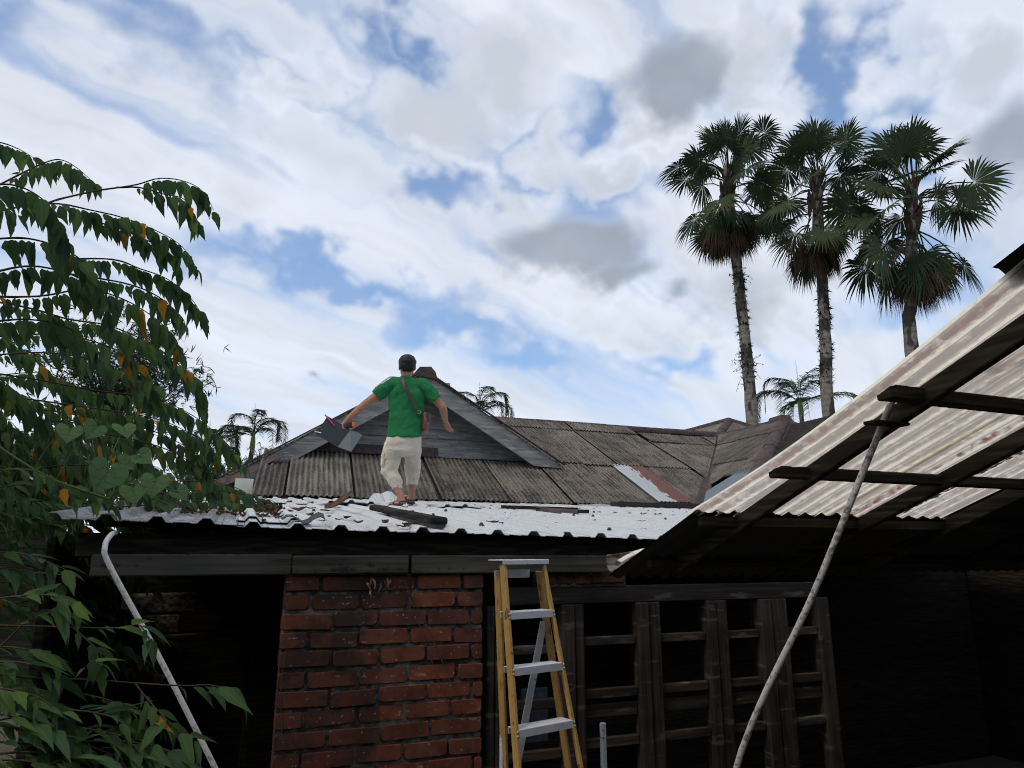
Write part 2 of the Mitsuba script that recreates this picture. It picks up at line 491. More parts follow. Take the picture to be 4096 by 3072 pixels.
bsdf('m_asbestos', c_asbestos, .92, spec=.15)
bsdf('m_white_roof', c_white_roof, .38, spec=.45)
bsdf('m_grey_roof', c_grey_roof, .35, spec=.5)
scene['m_fibre'] = {'type': 'principledthin', 'base_color': proc(c_fibre), 'roughness': .45, 'diff_trans': 1.9, 'spec_trans': 0.0, 'eta': 1.4}
bsdf('m_brick', c_brick, .85, spec=.2)
bsdf('m_mortar', c_mortar, .95, spec=.1)
bsdf('m_wood', c_wood, .85, spec=.2)
bsdf('m_wood_dark', c_wood_dark, .85, spec=.15)
bsdf('m_beam', c_beam, .85, spec=.15)
bsdf('m_fascia', c_fascia, .9, spec=.12)
bsdf('m_gable', c_gable, .85, spec=.2)
bsdf('m_rust', c_rust, .75, spec=.3)
bsdf('m_patch', c_patch, .5, spec=.4)
bsdf('m_galv', (.15, .19, .23), .45, spec=.4)
bsdf('m_gutter', c_pvc2, .6, spec=.3)
bsdf('m_black_metal', (.020, .020, .022), .55, spec=.35)
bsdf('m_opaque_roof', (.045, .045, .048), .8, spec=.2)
bsdf('m_plaster', (.62, .62, .58), .8, spec=.2)
scene['m_leaf'] = {'type': 'principledthin', 'base_color': proc(c_leaf), 'roughness': .42, 'diff_trans': .95, 'spec_trans': 0.0, 'eta': 1.45}
scene['m_heart'] = {'type': 'principledthin', 'base_color': proc(c_heart), 'roughness': .5, 'diff_trans': .5, 'spec_trans': 0.0, 'eta': 1.4}
scene['m_palm'] = {'type': 'principledthin', 'base_color': proc(c_palm), 'roughness': .5, 'diff_trans': .35, 'spec_trans': 0.0, 'eta': 1.4}
bsdf('m_trunk', c_trunk, .9, spec=.15)
bsdf('m_stem', (.075, .055, .04), .85, spec=.2)
bsdf('m_green_stem', (.10, .16, .05), .6, spec=.3)
bsdf('m_paint', c_paint, .55, spec=.35)
bsdf('m_pvc', c_pvc, .5, spec=.4)
bsdf('m_rail', c_rail, .45, spec=.45)
bsdf('m_alu', c_alu, .4, metal=.15, spec=.6)
bsdf('m_steel', (.35, .34, .33), .35, metal=.8)
bsdf('m_dry', c_dry, .85, spec=.2)
bsdf('m_shirt', c_shirt, .9, spec=.12, bump=b_cloth, bscale=.010)
bsdf('m_trouser', c_trouser, .92, spec=.12, bump=b_cloth, bscale=.012)
bsdf('m_skin', c_skin, .55, spec=.35)
bsdf('m_hair', (.010, .010, .014), .5, spec=.35)
bsdf('m_dark_leather', (.055, .028, .026), .5, spec=.4)
bsdf('m_bag', (.15, .068, .058), .42, spec=.5)
bsdf('m_rubber', (.040, .034, .032), .8, spec=.2)
bsdf('m_white', (.75, .76, .78), .5, spec=.4)
bsdf('m_navy', (.018, .024, .036), .45, spec=.4)
bsdf('m_slate', (.085, .115, .145), .45, spec=.4)
bsdf('m_orange', (.75, .13, .03), .45, spec=.4)
bsdf('m_pink', (.55, .06, .22), .4, spec=.4)
bsdf('m_ground', c_ground, .95, spec=.1)
scene['m_glass'] = {'type': 'thindielectric', 'int_ior': 1.5}

# ---------------------------------------------------------------- ground
put('ground', trimesh.creation.cylinder(radius=900, height=.2, sections=96, transform=trimesh.transformations.translation_matrix((0, 0, .2))), 'm_ground', kind='structure')
labels['ground']['label'] = 'dark bare yard ground'

# ---------------------------------------------------------------- the low shed with the white metal roof
SH = thing('lean_to_shed', 'low brick and timber shed under a white ribbed metal roof that the man walks on', 'shed')


def eave_z(x): return 2.418 - .0225 * (x - .1)


def roof_z(x, y):
    """The white roof: its eave dips to the right, its back edge lies level under the house eave."""
    f = (y - 3.45) / 6.45
    return eave_z(x) * (1 - f) + 2.985 * f + .012 * math.sin(f * 3.14)


RIB, RIB0 = .1945, .079


def rib_h(x):
    t = abs((x - RIB0) / RIB - round((x - RIB0) / RIB)) * RIB
    if t < .016: return .024
    if t < .036: return .024 * (1 - (t - .016) / .020)
    if abs(t - .065) < .004: return .003
    return 0.


def rib_xs(x0, x1):
    xs = [x0, x1]
    for k in range(int((x0 - RIB0) / RIB) - 2, int((x1 - RIB0) / RIB) + 3):
        for o in (-.069, -.065, -.061, -.036, -.016, .016, .036, .061, .065, .069):
            x = RIB0 + k * RIB + o
            if x0 < x < x1: xs.append(x)
    return sorted(xs)


def shed_sheet(x0, x1, y0, y1, mat, lift=0., curl=0., label=None, ny=12):
    xs, ys = rib_xs(x0, x1), np.linspace(y0, y1, ny)
    ph = random.uniform(0, 6)
    P = [[(x, y + .006 * math.sin(x * 9 + ph) * (y == ys[0]), roof_z(x, y) + rib_h(x) + lift + .003 * math.sin(y * 2.1 + ph) + curl * max(0, 1 - (y - y0) / .35) ** 2 * (.5 + .5 * math.sin(x * 7 + ph)))
          for y in ys] for x in xs]
    uv = [[(x, y) for y in ys] for x in xs]
    return put('roof_sheet', thick(P, A(0, 0, -.003), uv), mat, SH, label=label)


W = RIB * 4
for k in range(-1, 9):
    x0 = RIB0 - RIB * .35 + W * k
    if k == -1:
        shed_sheet(-.715, x0 + W + .03, 3.43, 6.3, 'm_grey_roof', .004, label='grubby grey see-through sheet at the left end of the white roof')
    else:
        shed_sheet(x0, x0 + W + .045, 3.45 + random.uniform(-.012, .012), 7.25, 'm_white_roof', .0035 * (k % 2))
for k in range(-1, 9):
    x0 = RIB0 - RIB * .35 + W * k
    shed_sheet(-.70 if k == -1 else x0, x0 + W + .045, 6.2 if k == -1 else 7.12, 9.96, 'm_white_roof', .008 + .0035 * (k % 2), curl=.03 if k in (1, 2) else .004)
# a short patch sheet at the front and a bent offcut at the back edge
shed_sheet(RIB0 - RIB * .37, RIB0 + RIB * 1.42, 3.66, 4.6, 'm_white_roof', .012, curl=.018, label='short white patch sheet lapped over the front eave')
xs = np.linspace(1.55, 2.12, 15)
put('roof_sheet', thick([[(x, y, 2.90 + (.13 if y > 9.2 else 0) * max(0, 1 - ((x - 1.86) / .27) ** 2) + .02 * math.sin(x * 34) + .1 * (y - 8.9)) for y in (8.95, 9.2, 9.45, 9.6)] for x in xs], A(0, 0, -.003),
                        [[(x, y) for y in (8.95, 9.2, 9.45, 9.6)] for x in xs]), 'm_white_roof', SH, label='bent white offcut sticking up at the back edge of the roof')
# screws with rubber washers, row by row along the battens
scr = hullmesh([(math.cos(a) * r, math.sin(a) * r, z) for a in np.arange(6) * math.pi / 3 for r, z in ((.015, 0), (.013, .006), (.007, .007), (.007, .017))])
for y in (3.72, 4.75, 5.8, 6.9, 8.0, 9.05):
    for k in range(0, 34):
        x = RIB0 + RIB * k
        if x > 6.4 or random.random() < .66: continue
        m = scr.copy(); m.apply_transform(trimesh.transformations.rotation_matrix(random.uniform(0, 1), (0, 0, 1)))
        m.apply_translation((x, y + random.uniform(-.03, .03), roof_z(x, y) + .026))
        put('screw', m, 'm_black_metal', SH)
# purlins under the roof, front fascia boards, posts
put('eave_board', beam((-.62, 3.56, 2.333), (2.05, 3.56, 2.318), .03, .105, .008, up=(0, 0, 1)), 'm_wood_dark', SH)  # dark board standing in for the shadow and stain under the eave
put('fascia_board', beam((-.545, 3.485, 2.250), (.26, 3.485, 2.250), .028, .092, .006), 'm_fascia', SH, label='weathered grey fascia board, left piece')
put('fascia_board', beam((.262, 3.478, 2.2475), (.80, 3.478, 2.2475), .028, .085, .006), 'm_fascia', SH)
put('fascia_board', beam((.815, 3.480, 2.2465), (1.90, 3.480, 2.2440), .028, .088, .006), 'm_fascia', SH)
for y in (4.6, 5.8, 7.0, 8.2, 9.5):
    put('purlin', beam((-.75, y, roof_z(-.7, y) - .055), (7.4, y, roof_z(7.4, y) - .055), .05, .08), 'm_wood_dark', SH)
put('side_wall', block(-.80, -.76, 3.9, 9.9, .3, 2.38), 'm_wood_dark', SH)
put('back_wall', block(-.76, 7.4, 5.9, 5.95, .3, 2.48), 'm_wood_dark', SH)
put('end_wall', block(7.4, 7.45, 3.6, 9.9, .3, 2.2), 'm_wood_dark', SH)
put('hanging_lath', beam((-.40, 3.62, 2.20), (-.415, 3.62, 2.06), .02, .035, .004), 'm_wood', SH)

# the brick pier: every brick a part of the wall
WALL = put('brick_wall', block(.240, 1.185, 3.507, 3.60, .3, 2.20, .003), 'm_mortar', SH, label='brick pier with sooty mortar joints')
bn = 0
rngb = np.random.default_rng(5)
for row in range(23):
    z1 = 2.198 - row * .0830
    z0 = z1 - .0675
    x = .235 + rngb.uniform(0, .004)
    first = .112 if row % 2 else .220
    if row == 0: first = .15
    while x < 1.17:
        L = first if x < .25 else .2125 + rngb.uniform(-.012, .012)
        x1 = min(x + L, 1.196 - rngb.uniform(0, .012))
        if 1.196 - x1 < .05: x1 = 1.19 - rngb.uniform(0, .008)
        if x1 - x < .03: break
        if True:
            # worn brick: a chamfered block whose corners are nibbled
            dx, dz = (x1 - x) / 2, (z1 - z0) / 2
            pts = []
            for sx in (-1, 1):
                for sz in (-1, 1):
                    c = rngb.uniform(.005, .019)
                    for yy, q in ((-.048, 1.), (-.040, .35), (.045, 0.)):
                        pts += [(sx * (dx - c * q), yy, sz * (dz - q * .003)), (sx * (dx - q * .003), yy, sz * (dz - c * q))]
            m = hullmesh(pts)
            m.apply_transform(trimesh.transformations.rotation_matrix(rngb.normal(0, .017), (0, 1, 0)))
            m.apply_translation(((x + x1) / 2, 3.543 + rngb.uniform(-.006, .006), (z0 + z1) / 2 + rngb.normal(0, .0030)))
            bn += 1
            put('brick', (m.vertices, m.faces), 'm_brick', WALL, uv=np.tile([[bn + .5, .5]], (len(m.vertices), 1)))
        x = x1 + .0125 + rngb.uniform(-.003, .003)
# a strip of bricks above the door head, right of the ladder
HEAD = put('lintel_course', block(1.50, 2.02, 3.53, 3.60, 2.125, 2.200, .003), 'm_mortar', SH)
for i, (x0, x1) in enumerate(((1.51, 1.60), (1.612, 1.70), (1.712, 1.80), (1.812, 2.0))):
    m = block(x0, x1, 3.518, 3.59, 2.14 + .004 * (i % 2), 2.196, .006)
    put('brick', (m.vertices, m.faces), 'm_brick', HEAD, uv=np.tile([[200 + i + .5, .5]], (len(m.vertices), 1)))

# timber frame and windows right of the pier


def uvwood(m, horiz=True, k=0):
    v = np.asarray(m.vertices)
    u = v[:, 0] if horiz else v[:, 2]
    w = v[:, 2] + v[:, 1] if horiz else v[:, 0] + v[:, 1]
    return (v, np.asarray(m.faces), np.stack([u + 20 * k, w], 1))


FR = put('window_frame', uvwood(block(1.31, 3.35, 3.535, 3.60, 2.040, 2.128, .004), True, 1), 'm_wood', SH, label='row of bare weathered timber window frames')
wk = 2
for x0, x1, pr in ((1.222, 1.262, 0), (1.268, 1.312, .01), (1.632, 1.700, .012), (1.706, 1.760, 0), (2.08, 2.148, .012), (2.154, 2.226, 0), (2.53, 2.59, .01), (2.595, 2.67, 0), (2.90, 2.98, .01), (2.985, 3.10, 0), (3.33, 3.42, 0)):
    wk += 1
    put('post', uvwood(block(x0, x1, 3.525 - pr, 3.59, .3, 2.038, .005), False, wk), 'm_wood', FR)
bays = ((1.314, 1.630), (1.762, 2.078), (2.228, 2.528), (2.672, 2.898), (3.102, 3.328))
for bi, (x0, x1) in enumerate(bays):
    dz = 0 if bi == 0 else .028
    for z0, z1 in ((1.797, 1.840), (1.536, 1.582), (1.30, 1.345), (.95, 1.0)):
        wk += 1
        put('glazing_bar', uvwood(block(x0 + .001, x1 - .001, 3.540, 3.582, z0 + dz, z1 + dz, .004), True, wk), 'm_wood', FR)
    if bi:
        put('glazing_bar', uvwood(block(x0 + .001, x1 - .001, 3.552, 3.578, 1.47, 1.535, .004), True, wk + 50), 'm_wood', FR)
    for z0, z1 in (((1.842, 2.036), (1.584, 1.795), (1.347, 1.534)) if bi == 0 else ((1.870, 2.036), (1.612, 1.823), (1.375, 1.468))):
        P = [[(x, 3.570, z) for z in (z0, z1)] for x in (x0 + .002, x1 - .002)]
        put('pane', grid(P), 'm_glass', FR)
put('door_panel', block(1.45, 1.60, 3.64, 3.66, 1.36, 1.62), 'm_slate', SH, label='dull green grey panel behind the ladder, inside the window')

# ---------------------------------------------------------------- the lean-to roof on the right, seen from below
CP = thing('carport_roof', 'see-through ribbed carport roof on dark rafters seen from below at right', 'roof')
CPT = math.tan(math.radians(20.0))


def cp_z(y, d=0.): return 2.216 + (3.0 - y) * CPT - d / math.cos(math.radians(20.0))


def cp_sheet(x0, x1, y0, y1, mat, pitch=.085, amp=.0062, off=0., sag=0., label=None, uo=0.):
    n = max(8, int((x1 - x0) / pitch * 8))
    xs, ys = np.linspace(x0, x1, n + 1), np.linspace(y0, y1, 10)
    P, U = [], []
    for x in xs:
        t = ((x - x0) / pitch) % 1
        h = amp * (1 if .1 < t < .38 else -1 if .52 < t < .96 else 0)
        P.append([(x, y, cp_z(y) + h + off + sag * math.sin(math.pi * (y - y0) / (y1 - y0)) * max(0, 1 - (x - x0) / .4)) for y in ys])
        U.append([(x - x0 + uo, y) for y in ys])
    put('roof_sheet', grid(P, U), mat, CP, label=label, smooth=False)


cp_sheet(1.622, 2.335, .98, 2.36, 'm_fibre', off=.0, sag=-.035, label='stained see-through sheet along the open edge')
cp_sheet(2.30, 3.02, 1.00, 2.37, 'm_fibre', off=.004, uo=1.7)
cp_sheet(2.985, 3.03, 1.00, 2.36, 'm_fibre', off=.008, uo=3.4)
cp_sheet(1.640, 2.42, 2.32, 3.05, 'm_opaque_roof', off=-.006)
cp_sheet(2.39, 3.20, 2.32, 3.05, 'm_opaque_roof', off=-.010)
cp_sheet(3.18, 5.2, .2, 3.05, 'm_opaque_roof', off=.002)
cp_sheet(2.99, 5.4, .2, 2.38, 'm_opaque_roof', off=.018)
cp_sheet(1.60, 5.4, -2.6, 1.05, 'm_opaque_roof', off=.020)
cp_sheet(.40, 1.66, -2.6, -.45, 'm_opaque_roof', off=.032)  # unseen overhead sheet behind the viewer, added to darken the shed front
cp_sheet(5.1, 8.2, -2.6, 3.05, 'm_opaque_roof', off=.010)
put('ridge_flashing', tube(curve([(1.645, 1.0, cp_z(1.0) + .012), (1.75, .99, cp_z(.99) + .018), (2.6, .98, cp_z(.98) + .025), (3.2, .97, cp_z(.97) + .03)], 14), .016, 8, wob=.2), 'm_black_metal', CP, label='lumpy black flashing at the upper end of the see-through sheets')
wk = 100


def cp_beam(name, p0, p1, w, h, lab=None):
    global wk
    wk += 1
    m = beam(p0, p1, w, h, .004)
    v = np.asarray(m.vertices); d = unit(A(*p1) - p0)
    put(name, (v, np.asarray(m.faces), np.stack([v @ d + 20 * wk, v[:, 2] + v[:, 0] - d[0] * (v @ d)], 1)), 'm_beam', CP, label=lab)


RD = .012                                          # battens butt into the rafters' sides
for x in (1.858, 2.478, 2.985, 3.72, 4.4, 5.2):
    for y0, y1 in ((-2.4, 2.86),):
        cp_beam('rafter', (x - .15 * (x < 2), y0, cp_z(y0, RD + .029)), (x + .02 * (x < 2), y1, cp_z(y1, RD + .029)), .032, .058)
for y, x0, t in ((2.345, 1.675, .03), (1.935, 1.688, .042), (1.455, 1.685, .052), (.75, 1.7, .05), (.1, 1.7, .05), (2.8, 1.72, .04), (-.8, 1.7, .05), (-1.6, 1.7, .05)):
    cp_beam('batten', (x0, y, cp_z(y, .012 + .021)), (5.3, y + .01, cp_z(y + .01, .012 + .021)), t, .040)
cp_beam('batten', (1.70, 1.53, cp_z(1.53, .075)), (1.84, 1.53, cp_z(1.53, .075)), .045, .010, 'short thin batten doubled under the second batten')
for x in (5.2, 8.1):
    for y in (-2.4, 2.9):
        put('post', beam((x, y, .3), (x, y, cp_z(y, .1)), .09, .09, up=(0, 1, 0)), 'm_wood_dark', CP)
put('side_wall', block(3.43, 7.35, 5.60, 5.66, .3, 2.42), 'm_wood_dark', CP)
put('end_wall', block(8.12, 8.18, -2.55, 3.1, .3, 2.2), 'm_wood_dark', CP)  # unseen wall added to keep light from coming in at the right
put('rear_wall', block(3.2, 8.1, -2.66, -2.6, .3, 4.1), 'm_wood_dark', CP)  # unseen wall added to make the right side under the roof darker
# curled gutter end where the two roofs meet
xs = np.linspace(0, 1, 12)
P = []
for t in xs:
    a = -2.2 + 2.7 * t
    P.append([(1.785 + .17 * s + .008 * math.sin(6 * s), 3.26 + .045 * math.cos(a) - .05 * s, 2.262 + .055 * math.sin(a) * (1 - .25 * s) + .03 * s) for s in np.linspace(0, 1, 6)])
put('gutter_end', thick(P, A(0, .004, .003)), 'm_gutter', CP, smooth=40, label='curled end of a dirty gutter under the corner of the two roofs')
P = [[(1.80 + .30 * s, 3.18 - .24 * s + .02 * q, 2.258 + .085 * s + .03 * math.sin(s * 5) + .004 * q) for q in (0, 1, 2)] for s in np.linspace(0, 1, 10)]
put('flashing_strip', thick(P, A(0, 0, -.003)), 'm_pvc', CP, label='bent bright metal strip at the roof corner')

# ---------------------------------------------------------------- the old house behind
HO = thing('old_house', 'old timber house with mossy corrugated grey roofs behind the white shed roof', 'house')
TS, SK = math.tan(math.radians(24)), .09


def front(u, v): return A(u + SK * v, 10 + v, 3.03 + TS * v)


sheet_id = [0]


def corrugated(parent, P, mat='m_asbestos', pitch=.0755, amp=.0145, width=1.0, length=2.2, u0=0, lo=None, hi=None, off=0., nvec=(0, -.4, .91), label=None, name='roof_sheet', nv=4):
    """A wavy sheet over P(u, v): u from u0 over the width, v between lo(u) and hi(u)."""
    us = np.arange(0, width + 1e-6, pitch / 8)
    n = unit(nvec)
    sheet_id[0] += 1
    rows, uv = [], []
    for du in us:
        u = u0 + du
        a, b = lo(u), hi(u)
        if b - a < .01:
            if rows: break
            continue
        w = amp * math.sin(2 * math.pi * du / pitch) + off
        rows.append([P(u, a + (b - a) * k / nv) + n * (w - .004 * (k == 0)) for k in range(nv + 1)])
        uv.append([(du + 20 * sheet_id[0], a + (b - a) * k / nv) for k in range(nv + 1)])
    if len(rows) < 3: return None
    return put(name, grid(rows, uv), mat, parent, smooth=True, label=label)


def vvalley(u): return max(0, (u - 7.2) * 1.309) + .05


FS = put('front_slope', thick([[front(u, v) - A(0, 0, .05) for v in (.06, (2.05 if u < 4.6 else 5))] for u in (.35, 4.55, 4.7, 7.0)], A(0, 0, -.05)), 'm_wood_dark', HO)
cols = [.17, .60, 1.545, 2.78, 3.87, 4.90, 5.86, 6.62, 7.36, 8.3, 9.2, 10.1, 11.02]
rowv = [(0, 2.10), (1.98, 4.45), (4.32, 5.02)]
for i in range(len(cols) - 1):
    w = cols[i + 1] - cols[i] - .030
    for r, (a, b) in enumerate(rowv):
        if r and cols[i] < 4.2: continue
        j = random.uniform(-.03, .03) + (.0 if i < 9 else -.55 if r else -.2)
        j0 = random.uniform(-.025, .025) if r == 0 else j
        lo = lambda u, a=a, j0=j0: max(a + j0, vvalley(u))
        hi = lambda u, b=b, j=j: min(b + j, 5.02)
        pat = r == 0 and i == 6
        tilt = random.uniform(-.006, .006)
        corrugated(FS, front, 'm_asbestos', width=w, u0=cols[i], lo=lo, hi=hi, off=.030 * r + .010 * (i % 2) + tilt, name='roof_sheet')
# the galvanised patch laid over one sheet
us = np.linspace(0, .70, 75)
P = [[front(6.44 + u, v) + A(0, -.4, .91) * (.030 + .011 * math.cos(u * 2 * math.pi / .076)) for v in np.linspace(.16, 2.02, 6)] for u in us]
put('roof_sheet', grid(P, [[(u / .7, v) for v in np.linspace(0, 2, 6)] for u in us]), 'm_patch', FS, smooth=True, label='rusty galvanised patch sheet among the grey sheets')

# ridge of the long wing, with half round caps
zr = 3.03 + TS * 5
for i, x in enumerate(np.arange(4.6, 11.5, 1.75)):
    x1 = min(x + 1.82, 11.55)
    a = np.linspace(-.3, math.pi + .3, 9)
    P = [[(xx, 15.0 - .13 * math.cos(t), zr + .005 + .11 * math.sin(t) - .035 + .006 * (i % 2)) for t in a] for xx in (x, x1)]
    put('ridge_cap', thick(P, A(0, 0, -.008)), 'm_rust', HO, smooth=40)
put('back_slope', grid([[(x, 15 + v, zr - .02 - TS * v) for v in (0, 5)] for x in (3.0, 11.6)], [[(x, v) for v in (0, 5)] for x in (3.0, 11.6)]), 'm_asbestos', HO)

# cross wing on the right: left slope, hip, caps and valley
K = .52


def left(u, v): return A(7.2 + v, u, 3.03 + K * v)


LS = put('cross_slope', grid([[(7.3 + v, y0 + dy, 2.97 + K * v) for v, dy in ((0, 0), (4.05, 0))] for y0 in (9.6, 14.9)]), 'm_wood_dark', HO)


def crlo(u): return max(0, (u - 10) * .854) + .05


def crhi(u): return min(4.12, 4.12 - (12.5 - u) * 1.176)


yy = np.arange(8.98, 14.9, 1.02)
for i, y in enumerate(yy):
    for r, (a, b) in enumerate(((0, 2.1), (2.0, 3.4), (3.3, 4.15))):
        j = random.uniform(-.04, .04)
        pat = r == 0 and i == 1
        if pat: a, b = 0, 1.3
        if r == 1 and i == 1: a = 1.22
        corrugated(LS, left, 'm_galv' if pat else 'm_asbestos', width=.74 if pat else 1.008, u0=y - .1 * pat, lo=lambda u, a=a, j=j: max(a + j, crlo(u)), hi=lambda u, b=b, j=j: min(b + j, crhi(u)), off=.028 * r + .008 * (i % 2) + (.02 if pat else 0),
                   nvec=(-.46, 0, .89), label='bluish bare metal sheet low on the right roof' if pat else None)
AP = A(11.32, 12.5, 5.17)
HF = put('hip_face', hullmesh([AP - A(0, -.1, .12), AP - A(0, -.2, .16), (7.4, 9.1, 2.95), (15.3, 9.1, 2.95), (7.4, 9.2, 2.92), (15.3, 9.2, 2.92)]), 'm_wood_dark', HO)


def hipf(u, v): return A(u, 9.0 + v, 3.03 + v * .6114)


for i in range(8):
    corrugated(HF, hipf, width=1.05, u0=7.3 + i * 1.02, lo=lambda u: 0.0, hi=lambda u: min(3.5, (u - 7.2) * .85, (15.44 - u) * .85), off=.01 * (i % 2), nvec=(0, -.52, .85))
put('right_slope', grid([[(11.32 + v, y, 5.12 - K * v) for v in (0, 4.1)] for y in (12.55, 22)], [[(v, y) for v in (0, 4.1)] for y in (12.55, 22)]), 'm_asbestos', HO)


def cap_run(p0, p1, n, r=.12, mat='m_rust', over=.06):
    p0, p1 = A(*p0), A(*p1)
    d = unit(p1 - p0); s = unit(np.cross(d, (0, 0, 1))); up = np.cross(s, d)
    for i in range(n):
        a, b = p0 + (p1 - p0) * (i / n) - d * over * (i > 0), p0 + (p1 - p0) * ((i + 1) / n)
        ts = np.linspace(-.25, math.pi + .25, 9)
        P = [[q + s * r * math.cos(t) * rr + up * (r * .8 * math.sin(t) * rr - .03) for t in ts] for q, rr in ((a, 1.08), (b, 1.0))]
        put('ridge_cap', thick(P, -up * .008), mat, HO, smooth=40)


cap_run(AP + A(0, -.05, .02), (11.30, 22.0, 5.17), 5)
cap_run((7.3, 9.1, 3.06), AP, 5, .14)
cap_run((15.3, 9.1, 3.06), AP, 4, .14)
put('hip_knob', trimesh.Trimesh(*[np.asarray(q) for q in (lambda m: (m.vertices, m.faces))(hullmesh([AP + A(x, y, z) for x, y, z in ((-.24, -.2, -.16), (.24, -.2, -.16), (-.24, .3, -.08), (.24, .3, -.08), (-.12, -.1, .14), (.12, -.1, .14), (-.1, .3, .13), (.1, .3, .13), (-.28, -.32, -.34), (.2, -.32, -.34))]))]), 'm_rust', HO)
P = [[front(7.2 + w + 0, 0) * (1 - t) + A(11.47 + w * .6, 15.0, 5.25) * t + A(0, 0, .045 - .03 * (w == 0)) for t in np.linspace(.0, .99, 8)] for w in (-.13, 0, .13)]
put('valley_gutter', thick(P, A(0, 0, -.006)), 'm_rust', HO, label='rust brown valley gutter between the two roof slopes')

# the gable
YG, APX = 12.10, A(2.86, 11.60, 5.315)
put('gable_wall', (lambda m: (m.vertices, m.faces))(hullmesh([(x, y, z) for y in (12.16, 12.2) for x, z in ((-.1, 3.6), (5.7, 3.6), (2.9, 5.3))])), 'm_wood_dark', HO)
GW = HO + '__gable_wall'
z = 4.11
zs = []
while z < 5.15:
    z1 = z + .165 + random.uniform(-.012, .012)
    zs.append((z, z1)); z = z1 + .006
for a, b in zs:
    f = lambda zz: (max(-.2, 2.93 - (5.36 - zz) / .628), min(5.8, 2.93 + (5.36 - zz) / .585))
    (l0, r0), (l1, r1) = f(a), f(b - .01)
    cut = random.uniform(1.8, 3.8)
    for s0, s1, t0, t1 in ((l0, cut - .003, l1, cut - .003), (cut + .003, r0, cut + .003, r1)):
        if s1 - s0 < .1 or t1 <= t0: continue
        yf = YG + random.uniform(-.004, .004)
        m = hullmesh([(s0, yf, a), (s1, yf, a), (s0, yf + .055, a), (s1, yf + .055, a), (t0, yf + .026, b), (t1, yf + .026, b), (t0, yf + .055, b), (t1, yf + .055, b), (s0, yf + .004, a - .004), (s1, yf + .004, a - .004)])
        put('plank', m, 'm_gable', GW)
# red flashing at the foot of the gable boards
for x0, x1, mt in ((1.0, 2.3, 'm_rust'), (2.28, 3.25, 'm_rust'), (3.24, 4.95, 'm_gable')):
    put('foot_flashing', thick([[(x, 12.05 + dy, z) for dy, z in ((.06, 4.13), (.03, 4.04), (0, 3.955), (-.10, 3.925))] for x in np.linspace(x0, x1, 6)], A(0, .006, 0)), mt, HO)


def barge(p0, p1, h, t=.032):
    """A board in the plane of the gable: p0, p1 upper edge, cut level at the foot."""
    d = unit(p1 - p0)
    dn = A(d[2], 0, -d[0]) if d[0] > 0 else A(-d[2], 0, d[0])
    if dn[2] > 0: dn = -dn
    q0, q1 = p0 + A(0, 0, -h / abs(d[0])), None
    k = h / abs(d[0]) / abs(d[2] / d[0])
    q1 = p1 + A(-math.copysign(k, d[0]), 0, .02)
    return hullmesh([p + A(0, dy, 0) for p in (p0, p1, q0, q1) for dy in (0, t)])


put('barge_board', barge(APX, A(-.28, 11.60, 3.33), .255), 'm_gable', HO, label='left barge board')
put('barge_board', barge(APX + A(.006, 0, 0), A(5.43, 11.60, 3.785), .285), 'm_gable', HO, label='right barge board')
for s, q in ((-1, A(-.30, 11.7, 3.36)), (1, A(5.46, 11.7, 3.81))):                     # the wing's own roof slopes behind the boards
    d = q - APX
    P = [[APX + A(0, .0 + y, .02) + d * t for t in (0, .5, 1)] for y in (-.03, 3, 10.6)]
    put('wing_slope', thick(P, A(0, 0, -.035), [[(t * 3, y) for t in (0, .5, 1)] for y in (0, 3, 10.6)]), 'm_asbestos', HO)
    put('verge_strip', beam(APX + A(0, -.035, .03), q + A(0, -.14, .03), .05, .022, .004), 'm_rust', HO, label='rusty verge strip on the left roof edge' if s < 0 else 'orange rusted verge strip on the right roof edge')
put('ridge_end', (lambda m: (m.vertices, m.faces))(hullmesh([APX + A(x, y, z) for x, y, z in ((-.22, -.06, -.06), (.20, -.06, -.10), (-.12, -.06, .09), (.08, -.06, .11), (.16, -.05, .03), (-.2, .5, -.02), (.2, .5, -.02), (0, .5, .1))])), 'm_rust', HO)
# left end: drooping rusty eave flashing, its dark soffit and a white wall
P = [[A(.62, 11.45, 3.80) * (1 - t) + A(-.42, 11.3, 3.26) * t + A(.0, -.12 * w, -.16 * w * (.4 + .6 * t) + .02 * math.sin(t * 9)) for w in (0, .5, 1)] for t in np.linspace(0, 1, 10)]
put('eave_flashing', thick(P, A(0, .012, -.004)), 'm_rust', HO, label='sagging rust brown eave flashing at the left corner')
put('side_wall', block(-.04, .20, 10.5, 12.1, .3, 3.30), 'm_plaster', HO, label='white wall under the left eave')
put('front_wall', block(.25, 14.5, 10.25, 10.35, .3, 3.0), 'm_wood_dark', HO)
# far hip roof
FD = A(14.86, 18.85, 6.55)
put('far_slope', grid([[FD, FD + A(0, 9, 0)], [FD + A(-5.2, -4.6, -2.75), FD + A(-5.2, 9, -2.75)]]), 'm_asbestos', HO, uv=np.array([[0, 0], [9, 0], [-4, 5], [9, 5.]]))
put('far_slope', grid([[FD, FD + A(.01, 0, 0)], [FD + A(-5.2, -4.6, -2.75), FD + A(5.2, -4.6, -2.75)]]), 'm_asbestos', HO, uv=np.array([[0, 0], [9, 0], [-4, 5], [9, 5.]]))
cap_run(FD + A(-5.1, -4.5, -2.70), FD, 5, .13)
cap_run(FD + A(5.1, -4.5, -2.70), FD, 5, .13)
cap_run(FD, FD + A(0, 9, 0), 4, .13)

